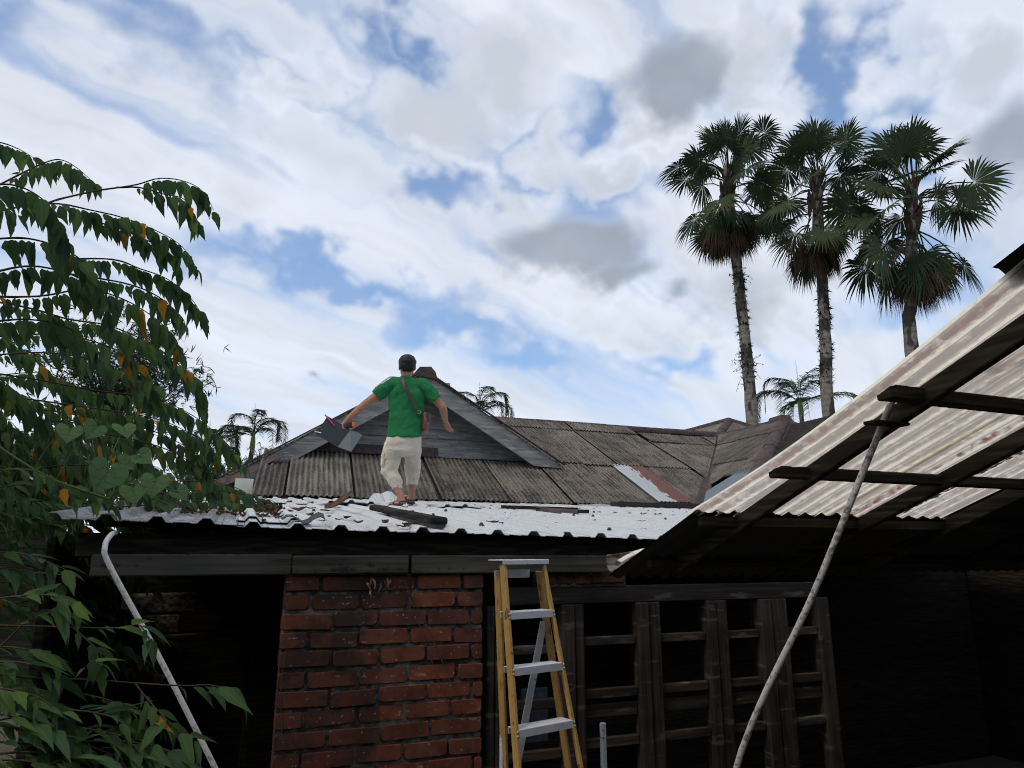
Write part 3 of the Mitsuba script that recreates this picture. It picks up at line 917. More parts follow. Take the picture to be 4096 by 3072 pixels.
# loose black gutter length lying where the roofs meet, and grey flashings
a = np.linspace(math.pi, 2 * math.pi, 9)
P = [[(x, 9.62 + .11 * math.cos(t) - .02 * (x - 6), 3.045 + .13 * math.sin(t) + .035 * (x - 6.2) ** 2 * .4) for t in a] for x in np.linspace(5.36, 7.02, 9)]
k = put('gutter_length', thick(P, A(0, 0, .008)), 'm_black_metal', None, smooth=40)
labels[k] = {'label': 'loose black half round gutter length lying at the foot of the house roof', 'category': 'gutter'}
for i, (x0, x1, y, z) in enumerate(((4.9, 6.0, 9.75, 2.99), (5.9, 7.1, 9.72, 2.985), (6.6, 7.6, 9.6, 2.97))):
    put('eave_apron', thick([[(x, y + dy, z + dz + .01 * math.sin(x * 11)) for dy, dz in ((-.22, -.03), (0, 0), (.2, .05))] for x in np.linspace(x0, x1, 9)], A(0, 0, -.004)), 'm_grey_roof', HO)

# ---------------------------------------------------------------- unseen house behind the viewer, added to keep open sky off the shed front
RH = thing('rear_house', 'added unseen dark timber house behind the viewer that shades the shed front', 'house')
put('wall', block(-9, 10, -4.3, -4.1, .3, 5.4), 'm_wood_dark', RH)
put('roof', thick([[(x, y, 5.0 + .5 * (-3.2 - y)) for y in (-8, -3.2)] for x in (-9.6, 10.6)], A(0, 0, -.06)), 'm_opaque_roof', RH)
for x in (-6.5, -3, .5, 4, 7.5):
    w = put('window', block(x, x + 1.2, -4.1, -4.06, 2.0, 3.4), 'm_wood', RH, uv=np.zeros((len(block(x, x + 1.2, -4.1, -4.06, 2.0, 3.4).vertices), 2)))

# ---------------------------------------------------------------- step ladder
LD = thing('step_ladder', 'yellow step ladder with aluminium treads leaning at the shed front', 'ladder')
PS = math.radians(16)
LR, LF = A(math.cos(PS), math.sin(PS), 0), A(math.sin(PS), -math.cos(PS), 0)
LT, LG = A(1.197, 3.0, 2.27), .3


def lad(s, z, side, back=False, dr_=0., df=0.):
    h = LT[2] - z
    if back: return LT + A(.145 * h, .05 + .11 * h, -h) + A(1, .05, 0) * (side * (.098 + .062 * h) + dr_) + LF * df
    half = .108 + .060 * h
    return LT + LR * (side * half + dr_) + LF * ((-.055 - .17 * h if back else .02 + .21 * h) + df) + A(0, 0, -h) + A(.0, 0, 0) * s


for s in (-1, 1):
    p0, p1 = lad(0, 2.25, s), lad(0, LG, s)
    for nm, dd, wd, dp in (('rail', 0, .0175, .010),):
        put('rail', beam(p0, p1, .0155, .010, .002, up=tuple(LF)), 'm_rail', LD)
        put('rail_web', beam(p0 - LF * .018 + LR * s * .006, p1 - LF * .018 + LR * s * .006, .003, .024, .001, up=tuple(LF)), 'm_rail', LD)
    q0, q1 = lad(0, 2.22, s, True), lad(0, LG, s, True)
    put('rear_leg', beam(q0, q1, .014, .040, .002, up=tuple(LF)), 'm_rail', LD)
    put('foot', block(-.018, .018, -.04, .04, 0, .03, .004).apply_translation(p1 - LF * .02), 'm_rubber', LD)
top = beam(LT - LR * .128 - LF * .02, LT + LR * .128 - LF * .02, .110, .005, .001)
lip = beam(LT - LR * .128 + LF * .034 + A(0, 0, -.008), LT + LR * .128 + LF * .034 + A(0, 0, -.008), .004, .019, .001)
tp = put('top_cap', cat([top, lip]), 'm_alu', LD)
put('back_plate', beam(LT - LR * .095 - LF * .07 + A(0, 0, -.06), LT + LR * .10 - LF * .07 + A(0, 0, -.06), .004, .035, .001), 'm_alu', LD)
riv = trimesh.creation.icosphere(subdivisions=1, radius=.0052)
for z in (2.045, 1.832, 1.612, 1.39, 1.17, .95, .73, .51):
    a, b = lad(0, z, -1, dr_=.006), lad(0, z, 1, dr_=-.006)
    st = put('step', cat([beam(a + LF * .004, b + LF * .004, .003, .030, .001), beam(a - LF * .034 + A(0, 0, .0135), b - LF * .034 + A(0, 0, .0135), .072, .003, .001),
                          beam(a - LF * .068, b - LF * .068, .003, .024, .001)]), 'm_alu', LD)
    for s in (-1, 1):
        for dz in (-.007, .007):
            m = riv.copy(); m.apply_translation(lad(0, z + dz, s, df=.007)); put('rivet', m, 'm_steel', st)
for z0, z1, s in ((2.00, 1.30, 1), (1.22, .5, -1)):
    put('brace', beam(lad(0, z0, s, True, -s * .014), lad(0, z1, -s, True, s * .03), .003, .040, .001, up=tuple(LR)), 'm_alu', LD)
    put('brace_bar', beam(lad(0, z1, -1, True), lad(0, z1, 1, True), .025, .004, .001), 'm_alu', LD)

# ---------------------------------------------------------------- pipes
P = curve([(-.47, 3.50, 2.385), (-.468, 3.36, 2.372), (-.466, 3.235, 2.325), (-.432, 3.2, 2.245), (-.225, 3.2, 1.905), (.009, 3.195, 1.499), (.30, 3.19, .98), (.66, 3.18, .32)], 40)
solo('plastic_pipe', tube(P, .0105, 12), 'm_pvc', 'slanting white plastic pipe with a kinked top, left of the brick pier', 'pipe', smooth=50)
P = curve([(1.46, 2.42, .3), (1.475, 2.2, 1.0), (1.509, 2.0, 1.655), (1.648, 1.765, 2.169), (1.742, 1.60, 2.55), (1.789, 1.50, 2.762), (1.805, 1.478, 2.79), (1.835, 1.46, 2.80), (1.885, 1.41, 2.822), (1.925, 1.37, 2.832), (1.995, 1.345, 2.842), (2.069, 1.30, 2.861), (2.4, 1.1, 2.93)], 70)
solo('bent_pole', tube(P, .0098, 12, wob=.03), 'm_paint', 'long bent steel pole with flaking white paint propping the carport roof', 'pole', smooth=50)
solo('upright_post', block(1.671, 1.695, 3.19, 3.214, .3, 1.530, .003), 'm_alu', 'short pale metal post standing right of the ladder', 'post')
solo('upright_post', block(1.150, 1.163, 3.13, 3.15, .3, 1.535, .003), 'm_alu', 'thin pale strip standing at the left foot of the ladder', 'post')
k = solo('concrete_block', block(-.60, -.19, 5.2, 5.4, 1.93, 2.045, .01), 'm_mortar', 'upper grey concrete block in the dark bay left of the brick pier', 'block')
k = solo('concrete_block', block(-.60, -.27, 5.2, 5.4, 1.805, 1.922, .01), 'm_mortar', 'lower grey concrete block in the dark bay left of the brick pier', 'block')
k = solo('storage_rack', cat([block(-.75, .2, 5.15, 5.45, 1.775, 1.80), block(-.75, -.70, 5.15, 5.2, .3, 1.775), block(.15, .2, 5.15, 5.2, .3, 1.775), block(-.75, -.70, 5.4, 5.45, .3, 1.775), block(.15, .2, 5.4, 5.45, .3, 1.775)]), 'm_wood_dark', 'dark timber rack inside the shed bay carrying two blocks', 'rack')
solo('pale_board', beam((-1.05, 2.62, 1.55), (-.60, 2.75, 1.575), .30, .02, .004, up=(.1, -.75, .6)), 'm_plaster', 'pale flat board behind the leaves at the lower left edge', 'board')


# ---------------------------------------------------------------- things lying on the white roof
def on_roof(x, y, up=0.): return A(x, y, roof_z(x, y) + .024 + up)


solo('timber_plank', beam(on_roof(.965, 5.35, .024), on_roof(.995, 3.64, .022), .090, .038, .008), 'm_wood_dark', 'dark wet timber plank lying down the white roof near the man', 'plank')
solo('timber_batten', beam(on_roof(2.66, 7.25, .020), on_roof(3.33, 6.75, .035), .05, .035, .006), 'm_wood_dark', 'thin dark batten lying across the white roof, right of the man', 'batten')
solo('timber_batten', beam(on_roof(2.80, 6.62, .02), on_roof(3.35, 6.55, .022), .04, .035, .006), 'm_wood_dark', 'second dark batten lying beside the rusty offcut on the white roof', 'batten')
xs = np.linspace(-.5, .5, 9)
P = [[on_roof(2.98 + .30 * t, 6.50 - .30 * t, .012 + .035 * math.cos(s * 3.0)) + A(.05 * s, .09 * s, 0) for s in np.linspace(-1, 1, 8)] for t in xs]
k = put('rusty_offcut', thick(P, A(0, 0, -.003)), 'm_rust', None, smooth=40); labels[k] = {'label': 'curled rusty sheet offcut on the white roof', 'category': 'sheet metal'}
P = [[on_roof(.205 + .20 * t, 3.50 + .10 * s + .05 * t, .008 + .018 * math.sin(t * 9) + .02 * s * t) for s in (0, .5, 1)] for t in np.linspace(0, 1, 9)]
k = put('torn_flashing', thick(P, A(0, 0, -.003)), 'm_black_metal', None); labels[k] = {'label': 'torn black flashing scrap on the front edge of the white roof', 'category': 'sheet metal'}

LEAF_N = [0]


def dry_leaf(L, w, curl, seed):
    r = np.random.default_rng(seed)
    LEAF_N[0] += 1
    P, U = [], []
    for t in np.linspace(0, 1, 7):
        hw = w * (math.sin(math.pi * min(1, t * .93 + .05)) ** .8) * (1 + .25 * r.uniform(-1, 1))
        row, ur = [], []
        for s in np.linspace(-1, 1, 5):
            a = s * curl + .5 * r.uniform(-.3, .3)
            row.append((L * (t - .5), hw * math.sin(a) / max(curl, .4) * .9, .5 * hw * (1 - math.cos(a)) + .010 * r.uniform(0, 1) + L * .35 * curl * (t - .5) ** 2 * 1.3))
            ur.append((LEAF_N[0] + t * .9, s))
        P.append(row); U.append(ur)
    return np.array(P), np.array(U)


LEAVES_ON_ROOF = [(.398, 5.116, .13, 1.5, 'curled dry leaf standing up on the white roof left of the big bark piece'), (.205, 4.218, .11, 1.2, None), (.203, 4.779, .08, 1.1, None), (.127, 3.571, .05, 1.6, None), (.131, 3.97, .04, 1.4, None),
                  (.305, 4.208, .06, .8, None), (.418, 4.459, .06, 1.6, None), (.588, 5.156, .10, .9, None), (.533, 5.634, .10, .9, None), (.782, 6.102, .09, .7, None), (.528, 3.979, .07, 1.0, 'reddish dry leaf on the white roof below the bark piece'),
                  (.607, 4.252, .07, 1.3, 'second reddish dry leaf beside the one below the bark piece'), (.516, 4.355, .05, 1.0, None), (.417, 3.778, .04, 1.6, None), (.599, 3.789, .05, 1.7, None), (.864, 5.318, .07, .9, None),
                  (.742, 3.80, .085, 1.6, 'brown crumpled dry leaf left of the dark plank end'), (.84, 3.63, .09, 1.5, 'grey black rotten leaf clump by the plank end'), (.79, 3.58, .08, .8, None), (.95, 4.75, .07, 1.2, None), (1.02, 5.2, .06, .8, None),
                  (4.028, 9.5, .22, .6, None), (2.723, 6.977, .07, .8, None), (1.595, 4.349, .04, 1.0, None), (1.287, 3.81, .04, 1.0, None), (1.695, 3.849, .045, 1.0, None), (2.214, 4.07, .045, 1.2, None), (2.778, 5.336, .05, .9, None),
                  (5.192, 8.415, .24, .5, None), (2.603, 4.229, .11, .4, None), (3.297, 5.472, .09, .6, None), (1.52, 4.30, .08, 1.3, 'dark red dry leaf on the white roof right of the plank'), (2.474, 5.666, .05, 1.1, None), (3.6, 7.3, .12, .5, None), (.05, 4.6, .07, 1.0, None), (.0, 4.1, .06, 1.2, None)]
NTH = 'first second third fourth fifth sixth seventh eighth ninth tenth eleventh twelfth thirteenth fourteenth fifteenth sixteenth seventeenth'.split()


def ordered(items, noun):
    """Labels for look-alike scraps: the part of the roof they lie on and their turn from the left."""
    out = {}
    for name, a, b in (('near the front edge', 0, 4.7), ('halfway up', 4.7, 6.5), ('far back', 6.5, 99)):
        zone = sorted((i for i, (x, y) in items if a <= y < b), key=lambda i: dict(items)[i][0] / dict(items)[i][1])
        for n, i in enumerate(zone): out[i] = f'{noun} {name} on the white roof, {NTH[n]} from left'
    return out


DRY_LABELS = ordered([(i, q[:2]) for i, q in enumerate(LEAVES_ON_ROOF) if not q[4]], 'dry leaf scrap')
for i, (x, y, L, c, lab) in enumerate(LEAVES_ON_ROOF):
    P, U = dry_leaf(L, L * .36, c, 40 + i)
    a = random.uniform(0, 6.28)
    R = np.array([[math.cos(a), -math.sin(a), 0], [math.sin(a), math.cos(a), 0], [0, 0, 1]])
    k = put('dry_leaf', grid(P @ R.T + on_roof(x, y, -.018 + .004), U), 'm_dry')
    labels[k] = {'label': lab or DRY_LABELS[i], 'category': 'dry leaf'}
    if not lab: labels[k]['group'] = 'small dry leaf scraps on the white roof'
r = np.random.default_rng(3)
P, U = dry_leaf(.22, .085, 1.2, 99)
R = trimesh.transformations.euler_matrix(.5, -.55, -.45)[:3, :3]
k = put('bark_piece', thick(P @ R.T + on_roof(.69, 5.15, .045), A(0, 0, .006), U), 'm_dry'); labels[k] = {'label': 'large curled piece of brown bark standing up on the white roof', 'category': 'bark'}


def twigs(pts, n, L, rad=.003):
    out = []
    for q in pts:
        for _ in range(n):
            a, b = r.uniform(0, 6.28), r.uniform(-.1, .35)
            d = A(math.cos(a) * math.cos(b), math.sin(a) * math.cos(b), math.sin(b)) * L * r.uniform(.4, 1)
            p = q + r.normal(0, L * .25, 3) * A(1, 1, .1)
            out.append(tube([p - d / 2, p + r.normal(0, L * .06, 3), p + d / 2], rad, 4))
    return cat(out)


TWIG_AT = ((2.908, 6.567), (3.203, 6.386), (2.66, 4.092), (1.9, 5.1), (2.3, 6.2), (1.4, 6.0), (3.9, 7.6), (2.05, 4.6), (1.35, 4.9), (4.5, 8.0), (.93, 3.62))
TWIG_LABELS = ordered(list(enumerate(TWIG_AT)), 'few broken twigs')
for i, (x, y) in enumerate(TWIG_AT):
    k = put('twig', twigs([on_roof(x, y, -.012)], 3, .075, .0028), 'm_stem'); labels[k] = {'label': TWIG_LABELS[i], 'category': 'twig', 'group': 'twigs on the white roof'}
litter = []
for _ in range(260):
    x, y = (r.uniform(-.45, .24), r.uniform(4.0, 5.6)) if _ > 120 else (r.normal(.16, .07), r.normal(4.85, .10))
    P, U = dry_leaf(r.uniform(.03, .07), .014, 1.1, 300 + _)
    R = trimesh.transformations.euler_matrix(*(r.uniform(-.5, .5), r.uniform(-.5, .5), r.uniform(0, 6.3)))[:3, :3]
    litter.append(grid(P @ R.T + A(x, y, roof_z(x, y) + .012 + abs(r.normal(0, .018)) * (_ < 121)), U))
put('leaf_litter', join(litter), 'm_dry', kind='stuff', label='dead leaf litter caught on the grey end sheet')
labels['leaf_litter']['category'] = 'leaf litter'

# ---------------------------------------------------------------- the man on the roof, seen from behind
MX, MY = 1.605, 7.40
MA = math.atan2(MX, MY)
MR, MF = A(math.cos(MA), -math.sin(MA), 0), A(math.sin(MA), math.cos(MA), 0)
M0 = A(MX, MY, roof_z(MX, MY) + .004)


def world(v):
    v = np.asarray(v, float)
    return M0 + 1.005 * (v[..., :1] * MR + v[..., 1:2] * MF + v[..., 2:3] * A(0, 0, 1))


def ball(p, rad, seg=20):
    rad = (rad,) * 3 if np.isscalar(rad) else rad
    return Manifold.sphere(1.0, seg).scale(rad).translate(tuple(p))


def chain(*pr):
    """Hulls between neighbouring balls (point, radius or three radii)."""
    b = [ball(p, q) for p, q in pr]
    return Manifold.batch_boolean([Manifold.batch_hull([b[i], b[i + 1]]) for i in range(len(b) - 1)], manifold3d.OpType.Add) if len(b) > 1 else b[0]


def union(*m): return Manifold.batch_boolean(list(m), manifold3d.OpType.Add)


def finish(m, edge, it=8, wr=0., freq=14., seed=0, lam=.5):
    m = m.refine_to_length(edge)
    q = m.to_mesh()
    t = trimesh.Trimesh(q.vert_properties[:, :3], q.tri_verts, process=True)
    trimesh.smoothing.filter_taubin(t, lam, .53, it)
    if wr:
        v = np.array(t.vertices)
        n = t.vertex_normals
        w = meshkit.fbm(v * A(freq, freq, freq * .8) + seed, 3, seed) - .5
        t.vertices = v + n * (w * wr)[:, None]
    t.vertices = world(np.array(t.vertices))
    return t


MAN = thing('person', 'man seen from behind in green shirt and pale shorts, walking on the white roof', 'person')
# joints: x to the right, y away from the viewer, z up
HEADC = A(.012, .035, 1.510)
neck0, neck1 = A(.006, .0, 1.335), A(.010, .025, 1.43)
shL, shR = A(-.150, .01, 1.300), A(.182, .01, 1.305)
elL, wrL, knL = A(-.420, .02, 1.075), A(-.588, .03, .915), A(-.628, .035, .855)
elR, wrR, knR = A(.405, .00, 1.065), A(.446, .150, .945), A(.476, .175, .880)
hipL, hipR = A(-.085, .10, .690), A(.095, .12, .690)
kneL, ankL = A(-.128, .11, .385), A(.000, .02, .095)
kneR, ankR = A(.108, .36, .430), A(.112, .40, .150)
torso = chain((A(.02, .06, .68), (.140, .090, .09)), (A(.02, .05, .85), (.145, .092, .10)), (A(.025, .03, 1.05), (.145, .090, .10)), (A(.018, .018, 1.22), (.152, .080, .07)), (A(.012, .02, 1.285), (.120, .055, .045)))
head = union(chain((HEADC + A(0, -.01, .035), (.086, .100, .094)), (HEADC + A(0, .030, -.06), (.070, .066, .060))),
             ball(HEADC + A(0, .092, -.09), (.035, .022, .022)), chain((HEADC + A(0, .100, .02), .011), (HEADC + A(0, .122, -.025), .013)),            # chin, nose
             ball(HEADC + A(-.020, .112, -.058), (.018, .010, .006)), ball(HEADC + A(.020, .112, -.058), (.018, .010, .006)),                            # lips
             ball(HEADC + A(-.032, .092, .012), (.013, .010, .009)), ball(HEADC + A(.032, .092, .012), (.013, .010, .009)),                              # eyes
             *[union(ball(HEADC + A(s * .083, .0, -.012), (.009, .020, .033)), ball(HEADC + A(s * .088, -.010, -.006), (.006, .016, .027))) for s in (-1, 1)])


def leg(h, k, a):
    calf = k * .68 + a * .32 + A(0, -.022, 0)
    return chain((h, .082), (h * .5 + k * .5, .072), (k, .056), (calf, .052), (k * .3 + a * .7, .040), (a, .034))


def foot(a, heel, toe):
    return union(chain((a, .034), (heel, .029)), chain((heel, .028), (heel * .55 + toe * .45, (.034, .034, .024)), (toe, (.036, .036, .016))),
                 *[chain((toe + unit(np.cross(toe - heel, (0, 0, 1))) * q * .014, .011), (toe + unit(toe - heel) * (.042 - .007 * abs(q + 1)) + unit(np.cross(toe - heel, (0, 0, 1))) * q * .017, .0095)) for q in (-2, -1, 0, 1, 2)],
                 chain((a, .034), (heel * .4 + toe * .6, .026)))


heelL, toeL = A(.020, .0, .044), A(-.100, .120, .040)
heelR, toeR = A(.108, .395, .095), A(.078, .555, .150)


def hand(w, k, out, thumb_side, curl, spread=.0):
    """A palm and five separate bent fingers. w wrist, k knuckle centre, out the finger direction, thumb_side the side the thumb leaves."""
    d = unit(k - w); s = unit(thumb_side - d * np.dot(thumb_side, d)); n = unit(np.cross(d, s))
    parts = [chain((w, .026), (w + d * .03, (.030, .026, .022)), (k, (.034, .030, .024)))]
    for i, (o, L) in enumerate(((.030, .070), (.010, .078), (-.010, .072), (-.029, .056))):
        b = k + s * o + d * .004
        q, dirn = b, d
        pts = [(b - d * .02, .0105)]
        for j, (fr, c) in enumerate(((.45, .45), (.32, .8), (.23, .6))):
            ang = curl * c
            dirn = unit(dirn * math.cos(ang) + n * math.sin(ang) + s * spread * (1.5 - i) * .1)
            q = q + dirn * L * fr
            pts.append((q, .0095 - .0012 * j))
        parts.append(chain(*pts))
    tb = w + d * .028 + s * .030
    t1 = tb + unit(s * .75 + d * .7 + n * .35) * .034
    t2 = t1 + unit(d * .9 + n * .55 + s * .05) * .028
    parts.append(chain((w + d * .02 + s * .012, .014), (tb, .0125), (t1, .0105), (t2, .009)))
    return union(*parts)


hL = hand(wrL, knL, None, A(.5, .45, .6), 1.15)
hR = hand(wrR, knR, None, A(-.55, .75, .1), .62, .4)
body = union(torso, head, chain((neck0 + A(0, .015, 0), .052), (neck1, .055), (HEADC + A(0, 0, -.05), .058)),
             chain((A(0, .015, 1.275), .055), (shL, .050), (shL * .5 + elL * .5, .048), (elL, .042), (elL * .7 + wrL * .3, .043), (wrL, .027)), hL,
             chain((A(.03, .015, 1.275), .055), (shR, .050), (shR * .5 + elR * .5, .049), (elR, .043), (elR * .7 + wrR * .3, .043), (wrR, .027)), hR,
             leg(hipL, kneL, ankL), leg(hipR, kneR, ankR), foot(ankL, heelL, toeL), foot(ankR, heelR, toeR))
put('body', finish(body, .011, 6), 'm_skin', MAN, smooth=True)
hair = union(chain((HEADC + A(0, -.014, .048), (.097, .110, .088)), (HEADC + A(0, -.050, -.020), (.084, .062, .050)))) - ball(HEADC + A(0, .105, -.02), (.095, .085, .085)) - ball(HEADC + A(-.10, .01, -.05), (.03, .035, .05)) - ball(HEADC + A(.10, .01, -.05), (.03, .035, .05))
put('hair', finish(hair, .012, 4, .012, 55., 4), 'm_hair', MAN, smooth=True)
# clothes: shells a little larger than the body
sh = union(chain((A(.010, .045, .735), (.188, .135, .030)), (A(.015, .05, .83), (.186, .130, .06)), (A(.022, .035, 1.02), (.184, .126, .09)), (A(.018, .015, 1.20), (.195, .120, .08)), (A(.012, .010, 1.300), (.150, .088, .062)), (A(.008, .012, 1.365), (.078, .070, .040))),
           chain((A(-.02, .01, 1.295), .085), (shL + A(0, 0, .002), .074), (shL * .62 + elL * .38, .068)), chain((A(.05, .01, 1.295), .085), (shR + A(0, 0, .002), .074), (shR * .58 + elR * .42, .070)))
for s_, e_, f_ in ((shL, elL, .52), (shR, elR, .60)):                    # sleeves end square
    d_ = unit(e_ - s_); c_ = s_ + (e_ - s_) * f_
    sh = union(sh, chain((s_, .074), (c_, .072)))
    sh = sh.trim_by_plane(tuple(-d_), float(-np.dot(d_, c_)))if False else sh - Manifold.batch_hull([ball(c_ + d_ * .10, .100), ball(c_ + d_ * .12 + d_ * .10, .1)])
sh = sh.trim_by_plane((.02, 0, 1.0), .702)
sh = sh - ball(A(.010, .03, 1.465), (.066, .064, .075))
put('shirt', finish(sh, .011, 6, .050, 10., 2), 'm_shirt', MAN, smooth=True, label='plain green short sleeved shirt with pale stripes along the left sleeve')
SHIRT = MAN + '__shirt'
st0, st1 = shL + A(.045, -.01, .083), shL * .52 + elL * .48 + A(-.043, -.02, .062)
for i in range(3):
    o = A(.0, -.018 * (i - .6), -.006 * abs(i - 1))
    P = curve([st0 + o, shL + A(-.03, -.015, .076) + o, st1 + o], 8)
    t_ = tube(P, .0048, 6); t_.vertices = world(np.array(t_.vertices))
    put('stripe', t_, 'm_white', SHIRT, smooth=True)
tr = union(chain((A(.008, .06, .735), (.172, .130, .03)), (A(.006, .062, .66), (.186, .146, .07)), (A(.006, .066, .60), (.178, .142, .06))),
           chain((hipL, (.104, .134, .10)), (hipL * .5 + kneL * .5 + A(-.018, 0, 0), (.100, .104, .08)), (kneL + A(-.012, 0, 0), (.090, .088, .07)), (kneL * .62 + ankL * .38, (.078, .080, .05)), (kneL * .36 + ankL * .64, (.060, .062, .02))),
           chain((hipR, (.102, .134, .10)), (hipR * .5 + kneR * .5, (.094, .102, .08)), (kneR, (.086, .086, .07)), (kneR * .56 + ankR * .44, (.072, .074, .04)), (kneR * .45 + ankR * .55, (.068, .070, .02))))
put('trousers', finish(tr, .011, 5, .056, 12., 8), 'm_trouser', MAN, smooth=True, label='pale cargo trousers ending below the knee')
TRO = MAN + '__trousers'
pk = chain((A(-.195, .05, .545), (.020, .055, .012)), (A(-.208, .07, .435), (.024, .058, .012)))
put('pocket', finish(union(pk, chain((A(-.198, .05, .552), (.027, .060, .010)), (A(-.203, .055, .515), (.028, .061, .006)))), .012, 3, .008, 20., 3), 'm_trouser', TRO, smooth=True)
pk = chain((A(-.135, -.055, .56), (.042, .012, .010)), (A(-.150, -.030, .50), (.043, .013, .008)))
put('pocket_flap', finish(pk, .012, 3), 'm_trouser', TRO, smooth=True)


def sandal(heel, toe, tag):
    d = unit(toe - heel); s = unit(np.cross(d, (0, 0, 1))); up = np.cross(s, d)
    base = [heel - d * .035 - up * .030, heel + d * .06 - up * .032, toe + d * .01 - up * .026, toe + d * .055 - up * .022]
    sole = union(*[Manifold.batch_hull([ball(base[i] + s * q * w0, (.014, .014, .014), 10) for q in (-1, 1)] + [ball(base[i + 1] + s * q * w1, (.012, .012, .010), 10) for q in (-1, 1)])
                   for i, (w0, w1) in enumerate(((.030, .034), (.034, .042), (.042, .024)))])
    k = put('sandal', finish(sole, .012, 3), 'm_rubber', MAN, smooth=True)
    m = []
    for c, rr, h in ((heel + d * .02, .035, .05), (heel * .35 + toe * .65, .043, .042), (toe + d * .005, .043, .03)):
        P = [c - up * .022 + s * rr * math.cos(t) + up * h * math.sin(t) * 1.1 for t in np.linspace(0, math.pi, 9)]
        q = tube(P, .008, 6); q.vertices = world(np.array(q.vertices)); m.append(q)
    P = [heel + up * .012 + (s * .034 * math.cos(t) - d * .036 * math.sin(t)) for t in np.linspace(0, math.pi, 9)]
    q = tube(P, .007, 6); q.vertices = world(np.array(q.vertices)); m.append(q)
    put('strap', cat(m), 'm_dark_leather', k, smooth=True)


sandal(heelL, toeL, 'L'); sandal(heelR, toeR, 'R')

# shoulder bag on its strap
BG = thing('shoulder_bag', 'brown leather shoulder bag hanging on the right hip of the man by a dark strap', 'bag')
P = curve([A(.02, .13, 1.30), A(-.030, .085, 1.372), A(-.048, .01, 1.392), A(-.042, -.070, 1.352), A(-.005, -.122, 1.25), A(.050, -.128, 1.14), A(.105, -.118, 1.045), A(.150, -.095, .985), A(.19, -.05, .965)], 26)
rows = []
for i, p in enumerate(P):
    t = unit(P[min(i + 1, len(P) - 1)] - P[max(i - 1, 0)])
    c_ = unit(p - A(.015, .02, p[2] - .05)); s = unit(np.cross(t, c_))
    rows.append([world(p + s * w + c_ * .006) for w in (-.019, 0, .019)])
put('strap', thick(rows, -MF * .005), 'm_dark_leather', BG, smooth=40)
bagm = chain((A(.222, .035, .985), (.040, .085, .020)), (A(.225, .03, .90), (.046, .10, .05)), (A(.228, .03, .82), (.040, .092, .030)))
put('body', finish(bagm, .012, 4, .016, 14., 6), 'm_bag', BG, smooth=True)
put('flap', finish(chain((A(.232, .03, .985), (.042, .09, .016)), (A(.240, .025, .90), (.046, .094, .012))), .012, 3, .008, 12., 9), 'm_dark_leather', BG, smooth=True)
t_ = trimesh.creation.torus(.017, .0035, major_sections=18, minor_sections=6)
t_.apply_transform(trimesh.transformations.rotation_matrix(math.pi / 2, (1, 0, 0))); t_.vertices = world(np.array(t_.vertices) + A(.150, -.108, .985))
put('ring', t_, 'm_steel', BG, smooth=True)

# clip folder, pens and measuring tape in the left hand
CB = thing('clip_folder', 'dark open clip folder with a grey cover held in the left hand of the man', 'folder')


def panel(c4, t=.006, d=A(0, 1, 0)):
    c4 = [A(*q) for q in c4]
    n = unit(np.cross(c4[1] - c4[0], c4[2] - c4[0]))
    m = hullmesh([q + n * s * t / 2 + (np.mean(c4, 0) - q) * .01 * abs(s) for q in c4 for s in (-1, 1)])
    m.vertices = world(np.array(m.vertices)); return m


put('board', panel(((-.800, .02, .940), (-.560, .01, .800), (-.676, -.03, .607), (-.905, -.01, .735))), 'm_navy', CB)
put('cover', panel(((-.553, .015, .802), (-.425, -.01, .742), (-.528, -.075, .552), (-.672, -.035, .605))), 'm_slate', CB)
for i, q in enumerate((A(-.80, .01, .862), A(-.842, .0, .785))):
    m = trimesh.creation.icosphere(subdivisions=1, radius=.006); m.vertices = world(np.array(m.vertices) + q + A(0, -.012, 0)); put('stud', m, 'm_steel', CB)
t_ = tube(curve([A(-.822, -.012, .945), A(-.72, -.016, .83)], 3), (.007, .008, .005), 8); t_.vertices = world(np.array(t_.vertices))
solo('pen', t_, 'm_pink', 'pink pen clipped on the dark folder', 'pen', smooth=40)
t_ = tube(curve([A(-.915, -.018, .768), A(-.848, -.022, .748)], 3), (.004, .005, .004), 8); t_.vertices = world(np.array(t_.vertices))
solo('pen', t_, 'm_white', 'thin white pen sticking out at the left corner of the folder', 'pen', smooth=40)
TP = thing('measuring_tape', 'black and orange measuring tape in the left hand of the man', 'measuring tape')
tb = chain((A(-.575, .0, .842), (.030, .020, .034)), (A(-.545, .0, .848), (.026, .020, .034)))
put('case', finish(tb, .010, 2), 'm_rubber', TP, smooth=True)
m = cbox(.034, .040, .052, .008); m.vertices = world(np.array(m.vertices) + A(-.526, -.004, .850)); put('face_plate', m, 'm_orange', TP)

# ---------------------------------------------------------------- tall fan palms
FROND = [0]


